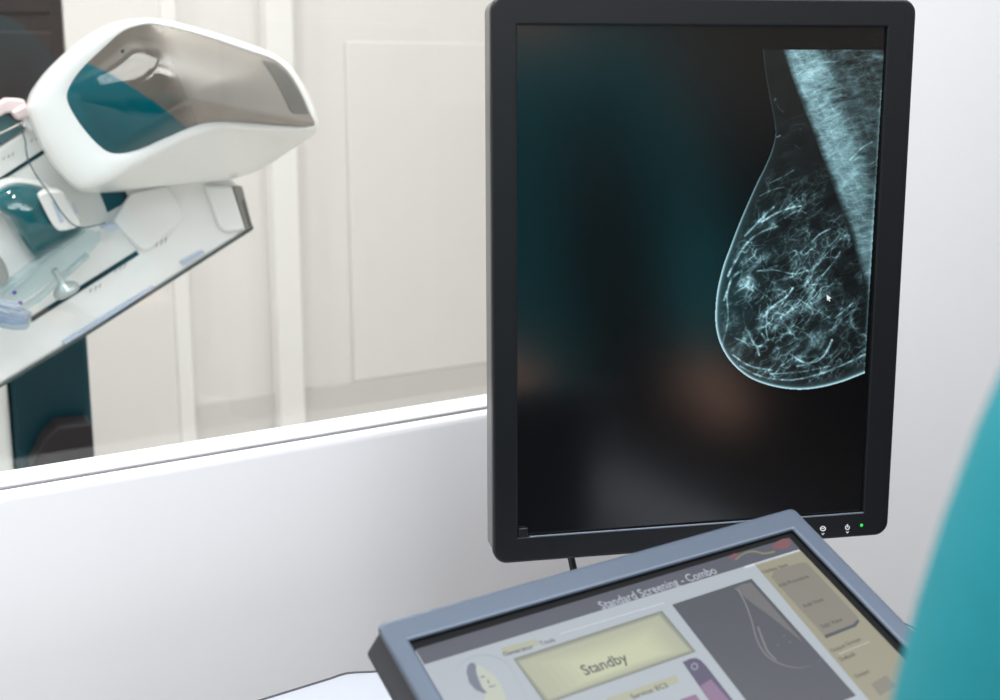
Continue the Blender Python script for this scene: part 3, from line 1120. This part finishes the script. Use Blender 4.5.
# compression drive: teal dome with a white grip
dome = [(-14, 196), (0, 187.5), (9, 183.5), (25, 182.5), (44, 187), (47, 192), (56, 212), (70, 225), (83, 226.5), (76, 236), (58, 246.5), (43, 256), (35, 259), (29, 255), (17, 239), (4, 218), (-10, 206)]
dome = catmull(dome, 4)
NP = 72
body = [(-40, 190), (-14, 186), (10, 178), (46, 182), (84, 222), (80, 238), (45, 262), (24, 282), (0, 300), (-40, 300)]
slab('drive_housing', body, 0, 0.035, M_mach, 0.01, seg=4)
D0 = polar(dome, (28, 222), NP)
b = BM()
rr = [[xp(x, y, 0.03) for x, y in D0]]
for s, w in ((1, 0.04), (0.985, 0.05), (0.93, 0.064), (0.82, 0.078), (0.62, 0.09), (0.35, 0.097), (0.1, 0.099)):
    rr.append([xp(28 + (x - 28) * s, 222 + (y - 222) * s, w) for x, y in D0])
b.rings(rr)
b.build('drive_dome', M_teal_gloss, mach, loc=XL, smooth=True, angle=0)
grip = catmull([(39, 197), (41.5, 193.5), (48, 191.5), (62, 191.5), (66, 197), (74, 211), (80.5, 223), (77, 227.5), (62, 231), (56, 228.5), (50, 220), (43.5, 207)], 4)
slab('grip', [tuple(p) for p in grip], 0.05, 0.108, M_mach, 0.012, seg=4)
b = BM()
for cx, cy, L, Wd in ((56.5, 212, 11, 4.2), (74, 208, 6, 2.2)):
    pts_ = [(cx - 5 * L / 11, cy - L + 1), (cx - 5 * L / 11 + Wd, cy - L), (cx + 5 * L / 11 + Wd * .6, cy + L - 1), (cx + 5 * L / 11 - Wd * .4, cy + L)]
    b.prism([xp(px2, py2, 0.107) for px2, py2 in pts_], [xp(px2, py2, 0.109) for px2, py2 in pts_])
b.build('blue_label', M_bluep, mach, loc=XL)
lab = catmull([(104, 283 - 56), (110, 225), (117, 224), (119, 227), (113, 231), (106, 231)], 4)
slab('round_label', [tuple(p) for p in lab], 0.0, 0.042, M_bluep, 0)
slab('grey_side_grip', [tuple(p) for p in catmull([(-20, 262), (-4, 257), (4, 262), (9, 277), (7, 286), (-4, 290), (-20, 292)], 4)], 0.02, 0.055, M_cap, 0.006)
# clear compression paddle: two sheets meeting at an edge and its rim
slab('paddle_sheet', [(-20, 318), (8, 289), (83, 228), (100, 232), (101, 240), (88, 256), (30, 296), (-20, 330)], 0.066, 0.07, M_acry, 0.001)
slab('paddle_wall', [(-20, 306), (6, 286), (36, 262), (80, 233), (84, 229), (85, 233), (38, 267), (8, 292), (-20, 314)], 0.06, 0.10, M_acry, 0.001)
slab('paddle_wall', [(36, 300), (88, 254), (90, 257), (40, 302), (-20, 336), (-20, 332)], 0.05, 0.08, M_acry, 0.001)
for c_ in ((14.5, 292.5), (20.5, 303)):
    b = BM()
    b.ball(xp(*c_, 0.10), [XU * 0.0032, ZV * 0.0032, XN * 0.004], 12, 8)
    b.build('violet_pin', M_violet, mach, loc=XL, smooth=True)
# clear spot cup at the left edge
b = BM()
cc = xp(6, 311, 0.11)
d_in = (XU * 0.3 + ZV * 0.95).normalized()
d_x = (XU * 0.95 - ZV * 0.3).normalized()
rr = []
for s, h in ((0.0, 0.0), (0.6, 0.0), (0.95, 0.004), (1.0, 0.010), (0.98, 0.026), (0.94, 0.028), (0.92, 0.012), (0.5, 0.006)):
    rr.append([cc + (d_x * math.cos(2 * math.pi * k / 32) + XN * math.sin(2 * math.pi * k / 32)) * (0.0005 + 0.036 * s) + d_in * (h - 0.022) for k in range(32)])
b.rings(rr)
b.build('clear_cup', M_acry2, mach, loc=XL, smooth=True, angle=0)
for e in range(3):
    b = BM()
    b.tube([cc + (d_x * math.cos(t) + XN * math.sin(t)) * (0.030 - 0.006 * e) + d_in * (-0.004 + 0.008 * e) for t in np.linspace(0, 2 * math.pi, 30)], 0.0013, 6)
    b.build('cup_rib', M_edge, mach, loc=XL, smooth=True, angle=0)
# turn knob with its short stem
b = BM()
kc = xp(66, 290, 0.075)
kd = (XU * -0.42 + ZV * 0.9 + XN * 0.1).normalized()
kx = kd.cross(XN).normalized()
ky = kd.cross(kx)
prof = [(0.0185, -0.006), (0.0205, -0.003), (0.0205, 0.001), (0.017, 0.006), (0.008, 0.011), (0.0055, 0.014), (0.0045, 0.03), (0.0055, 0.036)]
b.rings([[kc + kd * h + (kx * math.cos(2 * math.pi * k / 28) + ky * math.sin(2 * math.pi * k / 28)) * r for k in range(28)] for r, h in [(0.003, -0.0065)] + prof])
b.build('turn_knob', M_knob, mach, loc=XL, smooth=True, angle=50)
# cable and thin guide wires
b = BM()
cab = [(19, 122), (25, 140), (26, 150), (29, 162), (38, 178), (50, 194), (60, 210), (70, 222), (77, 226.5), (84, 227.5), (95, 225.5), (106, 222.5)]
b.tube([xp(x, y, 0.118) for x, y in catmull(cab, 5, False)], 0.0011, 8)
b.build('cable', M_wire, mach, loc=XL, smooth=True, angle=0)
b = BM()
b.tube([xp(x, y, 0.10) for x, y in ((-30, 147), (0, 133.5), (24, 122))], 0.0011, 8)
b.build('guide_wire', mat('pale_wire', (210, 200, 190), 0.4), mach, loc=XL, smooth=True, angle=0)
slab('face_shield_bracket', [(-40, 122), (-2, 104), (8, 98.6), (24, 99.5), (28, 108), (20, 112), (6, 113), (-2, 118), (-40, 136)], -0.05, 0.02, M_pink, 0.003)
slab('bracket_pin', [(12, 112.5), (26, 104), (33, 116), (18, 121)], 0.0, 0.05, M_pink, 0.004)
slab('bracket_web', [(22, 118), (28, 113), (36, 130), (30, 131)], 0.0, 0.04, M_mach, 0.003)
slab('shield_pane', [(-40, 140), (4, 113), (16, 121), (26, 128), (-40, 170)], -0.02, 0.0, mat('smoked_teal_pane', (84, 118, 122), 0.25), 0)

# tube head
Ssil = [(72, 186), (52, 165), (37, 138), (27.5, 112), (27, 103), (31, 91), (46, 71), (70, 48), (95, 31), (115, 22.5), (140, 18.5), (165, 20), (200, 28.5), (240, 41), (272, 53), (290, 66), (303, 84), (313, 105), (318, 124), (315, 134), (290, 151), (265, 167), (240, 177), (205, 182), (150, 187.5), (110, 191.5), (85, 192)]
Rrim = [(73, 184), (55, 164), (40, 138), (30, 111), (30, 104), (34, 93), (48, 74), (72, 51), (97, 34), (117, 25), (140, 21), (165, 22.5), (200, 31), (240, 43.5), (270, 55), (288, 68), (300, 86), (311, 107), (316, 124), (313, 130), (285, 131.5), (250, 130.5), (230, 130), (211, 132), (185, 142), (160, 154), (132, 169), (108, 182), (85, 188)]
Pan = [(66.5, 97), (70, 85), (82, 68), (105, 46), (122, 31.5), (140, 25), (158, 24.5), (200, 34.5), (250, 51), (271, 58), (286, 69), (299, 88), (309, 110), (314, 127), (280, 125), (235, 121.8), (215, 121.8), (195, 125.5), (165, 138), (140, 149), (122, 153.5), (108, 152), (95, 142), (82, 127), (71, 110)]
HC = (185, 96)
NH = 220


def soft(o_, n_=5):
    return catmull(o_, n_)


pS, pR, pP = polar(soft(Ssil), HC, NH), polar(soft(Rrim), HC, NH), polar(soft(Pan), HC, NH)


def mixr(a_, b_, t):
    return [p * (1 - t) + q * t for p, q in zip(a_, b_)]


def scl(a_, s):
    return [np.array(HC) + (p - np.array(HC)) * s for p in a_]


b = BM()
seq = [(scl(pP, 0.95), 0.205), (scl(pP, 1.0), 0.2085), (mixr(pP, pR, 0.5), 0.209), (mixr(pP, pR, 0.85), 0.205), (pR, 0.197), (mixr(pR, pS, 0.15), 0.182),
       (mixr(pR, pS, 0.5), 0.135), (mixr(pR, pS, 0.85), 0.088), (pS, 0.05), (scl(pS, 0.985), 0.0), (scl(pS, 0.95), -0.03), (scl(pS, 0.85), -0.045), (scl(pS, 0.4), -0.05)]
b.rings([[xp(p[0], p[1], w) for p in ring_] for ring_, w in seq])
head = b.build('tube_head', M_mach, mach, loc=XL, smooth=True, angle=0)


# curved front cover of the head: silver shell, a teal reflection painted into its colour
def cover_h(q):
    s = q
    return 0.2082 + 0.040 * (1 - s ** 2.2)


b = BM()
ring_list = []
ss = [1.0, 0.992, 0.97, 0.93, 0.87, 0.8, 0.7, 0.6, 0.5, 0.4, 0.3, 0.2, 0.1, 0.02]
for s in ss:
    ring_list.append([xp(p[0], p[1], cover_h(s)) for p in scl(pP, s)])
b.rings(ring_list, cap0=False)
mc = bpy.data.materials.new('silver_cover_teal_reflection')
mc.use_nodes = True
nt = mc.node_tree
bs = nt.nodes['Principled BSDF']
uvn = nt.nodes.new('ShaderNodeUVMap')
uvn.uv_map = 'shell'
sep = nt.nodes.new('ShaderNodeSeparateXYZ')
nt.links.new(uvn.outputs[0], sep.inputs[0])


def math_(op, a_, b_=None, c_=None):
    n_ = nt.nodes.new('ShaderNodeMath')
    n_.operation = op
    for i_, v_ in enumerate((a_, b_, c_)):
        if v_ is None:
            continue
        if isinstance(v_, (int, float)):
            n_.inputs[i_].default_value = v_
        else:
            nt.links.new(v_, n_.inputs[i_])
    return n_.outputs[0]


ux, uy = sep.outputs[0], sep.outputs[1]


def ramp(v_, e0, e1):
    n_ = nt.nodes.new('ShaderNodeMapRange')
    n_.interpolation_type = 'SMOOTHSTEP'
    nt.links.new(v_, n_.inputs[0])
    n_.inputs[1].default_value = e0
    n_.inputs[2].default_value = e1
    return n_.outputs[0]


# painted teal reflection below the curve y = 58 + .55 (x-80) + .0012 (x-80)^2 (design units)
t1 = math_('SUBTRACT', ux, 80.0)
curve = math_('ADD', math_('MULTIPLY_ADD', t1, 0.40, 60.0), math_('MULTIPLY', math_('MULTIPLY', t1, t1), 0.0022))
tealf = ramp(math_('SUBTRACT', uy, curve), -1.5, 1.5)
# silver (matte) to the right of a slanted line, darker gloss left of it
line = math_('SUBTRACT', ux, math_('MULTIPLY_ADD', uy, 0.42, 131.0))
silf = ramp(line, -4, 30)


def mixc(f_, a_, b_):
    n_ = nt.nodes.new('ShaderNodeMix')
    n_.data_type = 'RGBA'
    nt.links.new(f_, n_.inputs['Factor'])
    for k_, v_ in (('A', a_), ('B', b_)):
        if isinstance(v_, tuple):
            n_.inputs[k_].default_value = v_
        else:
            nt.links.new(v_, n_.inputs[k_])
    return n_.outputs['Result']


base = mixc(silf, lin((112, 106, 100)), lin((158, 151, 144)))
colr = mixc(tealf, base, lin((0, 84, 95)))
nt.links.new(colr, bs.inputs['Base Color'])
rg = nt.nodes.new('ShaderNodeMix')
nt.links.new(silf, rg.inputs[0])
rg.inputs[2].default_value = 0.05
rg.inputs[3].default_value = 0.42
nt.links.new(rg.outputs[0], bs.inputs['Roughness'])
mt = math_('MULTIPLY', math_('SUBTRACT', 1.0, tealf), 0.35)
nt.links.new(mt, bs.inputs['Metallic'])
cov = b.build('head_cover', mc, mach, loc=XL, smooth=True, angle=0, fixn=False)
uvl = cov.data.uv_layers.new(name='shell')
flat = [p for s in ss for p in scl(pP, s)]
for lp in cov.data.loops:
    uvl.data[lp.index].uv = tuple(flat[lp.vertex_index])
bmx = bmesh.new()
bmx.from_mesh(cov.data)
bmesh.ops.recalc_face_normals(bmx, faces=bmx.faces[:])
bmx.to_mesh(cov.data)
bmx.free()
cov.data.polygons.foreach_set('use_smooth', [True] * len(cov.data.polygons))


# grille on the nose: follows the cover
def cover_pt(x, y, lift):
    d = np.array([x, y]) - np.array(HC)
    a_ = math.atan2(d[1], d[0]) % (2 * math.pi)
    k = a_ / (2 * math.pi) * NH
    i0 = int(k) % NH
    f_ = k - int(k)
    pr = pP[i0] * (1 - f_) + pP[(i0 + 1) % NH] * f_
    s = min(1.0, np.linalg.norm(d) / np.linalg.norm(pr - np.array(HC)))
    return xp(x, y, cover_h(s) + lift)


lef = np.array(catmull([(261.5, 60), (270, 71), (279, 86), (286, 100), (291, 111), (294, 113.5)], 4, False))
rig = np.array(catmull([(275.5, 63.5), (287, 74), (296, 87), (303, 100), (308, 112), (309, 114)], 4, False))
b = BM()
rows = []
for p, q in zip(lef, rig):
    rows.append([p * (1 - t) + q * t for t in np.linspace(0, 1, 7)])
vs = [cover_pt(p[0], p[1], 0.0012) for r in rows for p in r] + [cover_pt(p[0], p[1], -0.001) for r in rows for p in r]
n1, n2 = len(rows), 7
fs = [(i * n2 + j, i * n2 + j + 1, (i + 1) * n2 + j + 1, (i + 1) * n2 + j) for i in range(n1 - 1) for j in range(n2 - 1)]
b.add(vs, fs + [tuple(k + n1 * n2 for k in f[::-1]) for f in fs])
b.build('nose_grille', M_grey_vent, mach, loc=XL, fixn=False)
# small dark sensor and the indicator strip under the painted teal reflection
b = BM()
b.ball(cover_pt(122.5, 51, 0.0), [XU * 0.0022, ZV * 0.0036, XN * 0.002], 12, 8)
b.build('sensor_dot', mat('dark_dot', (40, 40, 44), 0.3), mach, loc=XL, smooth=True)


# ------------------------------------------------------------------ person in teal scrubs at the right
def skin_mesh(name, nodes, links, m, parent, loc, sub=2):
    """nodes: name -> (position, rx, ry); links between names; one continuous skinned surface"""
    keys = list(nodes)
    me_ = bpy.data.meshes.new(name)
    me_.from_pydata([tuple(Vector(nodes[k][0]) - Vector(loc)) for k in keys], [(keys.index(a_), keys.index(b_)) for a_, b_ in links], [])
    ob = bpy.data.objects.new(name, me_)
    COL.objects.link(ob)
    md = ob.modifiers.new('skin', 'SKIN')
    md.use_smooth_shade = True
    md.branch_smoothing = 0.6
    for i, k in enumerate(keys):
        sv = me_.skin_vertices[0].data[i]
        sv.radius = (nodes[k][1], nodes[k][2])
        sv.use_root = (i == 0)
    ms = ob.modifiers.new('subsurf', 'SUBSURF')
    ms.levels = sub
    ms.render_levels = sub
    bpy.context.view_layer.update()
    me2 = bpy.data.meshes.new_from_object(ob.evaluated_get(bpy.context.evaluated_depsgraph_get()))
    bpy.data.objects.remove(ob)
    me2.name = name
    me2.materials.clear()
    me2.materials.append(m)
    o_ = bpy.data.objects.new(name, me2)
    COL.objects.link(o_)
    if parent is not None:
        o_.parent = parent
        o_.location = Vector(loc) - wloc(parent)
    else:
        o_.location = loc
    WL[o_.name] = Vector(loc)
    me2.polygons.foreach_set('use_smooth', [True] * len(me2.polygons))
    return o_


M_skin = mat('skin', (214, 168, 144), 0.5)
M_scrub = mat('teal_scrub_cloth', (6, 132, 143), 0.85, noise=0.06, nscale=60, bump=0.15)
M_trouser = mat('dark_trouser_cloth', (34, 40, 48), 0.9)
M_hair = mat('dark_brown_hair', (42, 28, 20), 0.5, noise=0.3, nscale=80)
M_shoe = mat('white_clog', (225, 225, 222), 0.5)
PX, PY = 0.3655, 0.285
J = {
    'pelvis': ((PX, PY, 0.97), .14, .105), 'waist': ((PX, PY + .0, 1.10), .135, .098), 'chest': ((PX + .005, PY + .0, 1.30), .16, .11), 'upper': ((PX + .01, PY, 1.425), .12, .09),
    'neck': ((PX + .01, PY + .01, 1.52), .052, .054), 'nape': ((PX + .01, PY + .025, 1.58), .056, .060), 'head': ((PX + .01, PY + .045, 1.65), .074, .088), 'crown': ((PX + .01, PY + .04, 1.72), .066, .080),
    'lsh': ((PX - .166, PY + .025, 1.352), .062, .062), 'lua': ((PX - .197, PY + .035, 1.255), .055, .053), 'lel': ((PX - .215, PY + .06, 1.105), .045, .045), 'lfa': ((PX - .18, PY + .165, 1.06), .038, .038), 'lwr': ((PX - .145, PY + .265, 1.025), .027, .024),
    'rsh': ((PX + .20, PY + .005, 1.42), .064, .064), 'rua': ((PX + .27, PY + .045, 1.29), .056, .056), 'rel': ((PX + .31, PY + .09, 1.14), .046, .046), 'rfa': ((PX + .26, PY + .20, 1.06), .038, .038), 'rwr': ((PX + .21, PY + .29, 0.985), .027, .024),
    'lhip': ((PX - .09, PY, .88), .095, .095), 'lkn': ((PX - .10, PY + .02, .50), .062, .062), 'lcf': ((PX - .10, PY - .01, .34), .056, .056), 'lan': ((PX - .10, PY, .09), .036, .038),
    'rhip': ((PX + .09, PY, .88), .095, .095), 'rkn': ((PX + .10, PY + .02, .50), .062, .062), 'rcf': ((PX + .10, PY - .01, .34), .056, .056), 'ran': ((PX + .10, PY, .09), .036, .038),
    'lft': ((PX - .105, PY + .13, .04), .038, .030), 'rft': ((PX + .105, PY + .13, .04), .038, .030),
}
LK = [('pelvis', 'waist'), ('waist', 'chest'), ('chest', 'upper'), ('upper', 'neck'), ('neck', 'nape'), ('nape', 'head'), ('head', 'crown'),
      ('upper', 'lsh'), ('lsh', 'lua'), ('lua', 'lel'), ('lel', 'lfa'), ('lfa', 'lwr'), ('upper', 'rsh'), ('rsh', 'rua'), ('rua', 'rel'), ('rel', 'rfa'), ('rfa', 'rwr'),
      ('pelvis', 'lhip'), ('lhip', 'lkn'), ('lkn', 'lcf'), ('lcf', 'lan'), ('lan', 'lft'), ('pelvis', 'rhip'), ('rhip', 'rkn'), ('rkn', 'rcf'), ('rcf', 'ran'), ('ran', 'rft')]
# hands: palm and five separate fingers, added to the same skeleton
def hand(side, wr, tip_dir, palm_n, thumb_side):
    d = Vector(tip_dir).normalized()
    nn = Vector(palm_n)
    nn = (nn - d * nn.dot(d)).normalized()
    sx = d.cross(nn) * thumb_side        # towards the thumb
    w = Vector(wr)
    J[side + 'pa'] = (tuple(w + d * 0.045), .034, .015)
    LK.append((side + 'wr', side + 'pa'))
    for nm, off, L in (('i', .027, .072), ('m', .009, .080), ('r', -.009, .074), ('p', -.027, .058)):
        p0 = w + d * 0.088 + sx * off
        p1 = p0 + d * L * .42 + nn * 0.006 - nn * 0.002
        p2 = p1 + (d * .85 - nn * .45).normalized() * L * .32
        p3 = p2 + (d * .6 - nn * .8).normalized() * L * .26
        for k, (p, r) in enumerate(((p0, .0095), (p1, .0088), (p2, .008), (p3, .007))):
            J[side + nm + str(k)] = (tuple(p), r, r)
            LK.append((side + ('pa' if k == 0 else nm + str(k - 1)), side + nm + str(k)))
    p0 = w + d * 0.03 + sx * 0.030
    p1 = p0 + (d * .7 + sx * .7).normalized() * 0.035 - nn * .006
    p2 = p1 + (d * .9 + sx * .3).normalized() * 0.03 - nn * .006
    for k, (p, r) in enumerate(((p0, .012), (p1, .010), (p2, .008))):
        J[side + 't' + str(k)] = (tuple(p), r, r)
        LK.append((side + ('pa' if k == 0 else 't' + str(k - 1)), side + 't' + str(k)))


hand('l', J['lwr'][0], (.14, .92, -.16), (0.1, .2, .97), 1)
hand('r', J['rwr'][0], (-.30, .85, -.20), (-0.1, .4, .9), -1)
ploc = (PX, PY, 0)
person = skin_mesh('person', J, LK, M_skin, None, ploc, 2)
tag(person, 'person in a teal scrub top standing at the right, arm reaching to the console', 'person')


def garment(name, m, cuts, off, thick=0.003):
    """cloth that follows the body: the body's own surface between clean cut planes, moved outwards"""
    bm_ = bmesh.new()
    bm_.from_mesh(person.data)
    for co, no, reg in cuts:
        co_, no_ = Vector(co) - Vector(ploc), Vector(no).normalized()
        fs_ = [f for f in bm_.faces if reg(f.calc_center_median() + Vector(ploc))]
        geo = set(fs_)
        for f in fs_:
            geo.update(f.edges)
            geo.update(f.verts)
        bmesh.ops.bisect_plane(bm_, geom=list(geo), plane_co=co_, plane_no=no_, dist=1e-5)
        kill = [f for f in bm_.faces if reg(f.calc_center_median() + Vector(ploc)) and (f.calc_center_median() - co_).dot(no_) > 0]
        bmesh.ops.delete(bm_, geom=kill, context='FACES')
    # only the largest piece of cloth stays
    left, best = set(bm_.faces), []
    while left:
        st_, comp = [left.pop()], []
        while st_:
            f = st_.pop()
            comp.append(f)
            for e_ in f.edges:
                for g_ in e_.link_faces:
                    if g_ in left:
                        left.discard(g_)
                        st_.append(g_)
        if len(comp) > len(best):
            best = comp
    bs_ = set(best)
    bmesh.ops.delete(bm_, geom=[f for f in bm_.faces if f not in bs_], context='FACES')
    bmesh.ops.delete(bm_, geom=[v for v in bm_.verts if not v.link_faces], context='VERTS')
    bmesh.ops.remove_doubles(bm_, verts=bm_.verts[:], dist=0.0004)
    bm_.normal_update()
    nn = [(v, v.normal.copy()) for v in bm_.verts]
    for v, q in nn:
        v.co += q * off
    me_ = bpy.data.meshes.new(name)
    bm_.to_mesh(me_)
    bm_.free()
    me_.materials.clear()
    me_.materials.append(m)
    me_.polygons.foreach_set('use_smooth', [True] * len(me_.polygons))
    o_ = bpy.data.objects.new(name, me_)
    COL.objects.link(o_)
    o_.parent = person
    WL[o_.name] = Vector(ploc)
    md = o_.modifiers.new('thickness', 'SOLIDIFY')
    md.thickness = thick
    md.offset = -1
    return o_


def jd(a_, b_):
    return (Vector(J[b_][0]) - Vector(J[a_][0])).normalized()


lc_, rc_ = Vector(J['lwr'][0]) - jd('lfa', 'lwr') * .015, Vector(J['rwr'][0]) - jd('rfa', 'rwr') * .015
nkc = (PX + .01, PY, 1.483)
garment('scrub_top', M_scrub, [
    (nkc, (0, .30, 1), lambda p: p.z > 1.30 and abs(p.x - PX - .01) < .105),
    ((PX, PY, 1.55), (0, 0, 1), lambda p: p.z > 1.52),
    (lc_, jd('lfa', 'lwr'), lambda p: p.y > PY + .17 and p.x < PX),
    (rc_, jd('rfa', 'rwr'), lambda p: p.y > PY + .15 and p.x > PX),
    ((PX, PY, .925), (0, 0, -1), lambda p: p.z < 1.2 and p.y < PY + .14 and abs(p.x - PX) < .19)], 0.013)
garment('trousers', M_trouser, [
    ((PX, PY, .99), (0, 0, 1), lambda p: True),
    ((PX, PY, .085), (0, 0, -1), lambda p: p.z < .3),
    ((PX, PY + .2, 0), (0, 1, 0), lambda p: p.z > .7)], 0.007)
hd_ = Vector((PX + .01, PY + .045, 1.65))
garment('hair', M_hair, [
    ((PX, PY, 1.575), (0, 0, -1), lambda p: True),
    (hd_ + Vector((0, .012, .045)), (0, .80, -.55), lambda p: True)], 0.011, 0.008)
# face: nose, eyes, lips, ears
hx, hy, hz = PX + .01, PY + .045, 1.65
b = BM()
b.ball(Vector((hx, hy + .092, hz - .02)), [Vector((.012, 0, 0)), Vector((0, .016, 0)), Vector((0, 0, .022))], 14, 10)
b.build('nose', M_skin, person, loc=ploc, smooth=True, angle=0)
for s in (-1, 1):
    b = BM()
    b.ball(Vector((hx + s * .074, hy - .005, hz - .01)), [Vector((.010, 0, 0)), Vector((0, .018, 0)), Vector((0, 0, .03))], 14, 10)
    b.build('ear', M_skin, person, loc=ploc, smooth=True, angle=0)
for s in (-1, 1):
    b = BM()
    b.ball(Vector((hx + s * .030, hy + .072, hz + .005)), [Vector((.012, 0, 0)), Vector((0, .009, 0)), Vector((0, 0, .007))], 14, 10)
    b.build('eye', mat('eye_white', (225, 222, 218), 0.2), person, loc=ploc, smooth=True, angle=0)
b = BM()
b.ball(Vector((hx, hy + .074, hz - .052)), [Vector((.022, 0, 0)), Vector((0, .008, 0)), Vector((0, 0, .007))], 14, 10)
b.build('lips', mat('lip', (186, 110, 104), 0.4), person, loc=ploc, smooth=True, angle=0)
for s in (-1, 1):
    b = BM()
    c0 = Vector((PX + s * .103, PY + .05, 0))
    rr = []
    for e, z in ((0.0, 0), (0.004, .012), (0.0, .03), (-0.012, .06), (-.03, .078)):
        rr.append([c0 + Vector((math.cos(t) * (.048 + e), math.sin(t) * (.135 + e) + (0 if z < .05 else -.02), z)) for t in np.linspace(0, 2 * math.pi, 28, endpoint=False)])
    b.rings(rr)
    b.build('shoe', M_shoe, person, loc=ploc, smooth=True, angle=60)


# ------------------------------------------------------------------ light
def area(name, loc, size, power, col=(255, 255, 255), rot=(0, 0, 0), sy=None):
    l = bpy.data.lights.new(name, 'AREA')
    l.energy = power
    l.size = size
    if sy:
        l.shape = 'RECTANGLE'
        l.size_y = sy
    l.color = lin(col)[:3]
    o_ = bpy.data.objects.new(name, l)
    o_.location = loc
    o_.rotation_euler = rot
    COL.objects.link(o_)
    return o_


area('control_fill_light', (0.7, 0.75, ZC - 0.02), 1.1, 25, (250, 251, 254))  # unseen area lights added overhead to brighten the partition and control room
area('control_fill_light', (-0.55, 0.05, ZC - 0.02), 1.2, 34, (250, 251, 254))
area('control_fill_light', (0.75, -0.6, ZC - 0.02), 1.1, 39, (250, 251, 254))
area('control_fill_light', (1.9, 1.2, ZC - 0.02), 0.9, 22, (250, 250, 255))
for lx, ly in ((-1.9, 1.3), (-1.4, 2.2), (-0.9, 1.5), (-0.3, 2.1), (0.2, 2.9), (1.0, 3.3), (-0.7, 2.8), (-2.2, 2.1)):
    l_ = area('exam_room_downlight', (lx, ly, ZC - 0.02), 0.13, 8.9, (255, 252, 249))
    l_.data.shape = 'DISK'
w = bpy.data.worlds.new('ambient_fill')  # even ambient fill, added to reach in through the open side
S.world = w
w.use_nodes = True
w.node_tree.nodes['Background'].inputs[0].default_value = lin((245, 247, 250))
w.node_tree.nodes['Background'].inputs[1].default_value = 1.0
S.cycles.max_bounces = 10
S.cycles.diffuse_bounces = 5
S.cycles.transparent_max_bounces = 16
S.cycles.use_denoising = True
for o_ in bpy.data.objects:
    if '_o' in o_:
        del o_['_o']
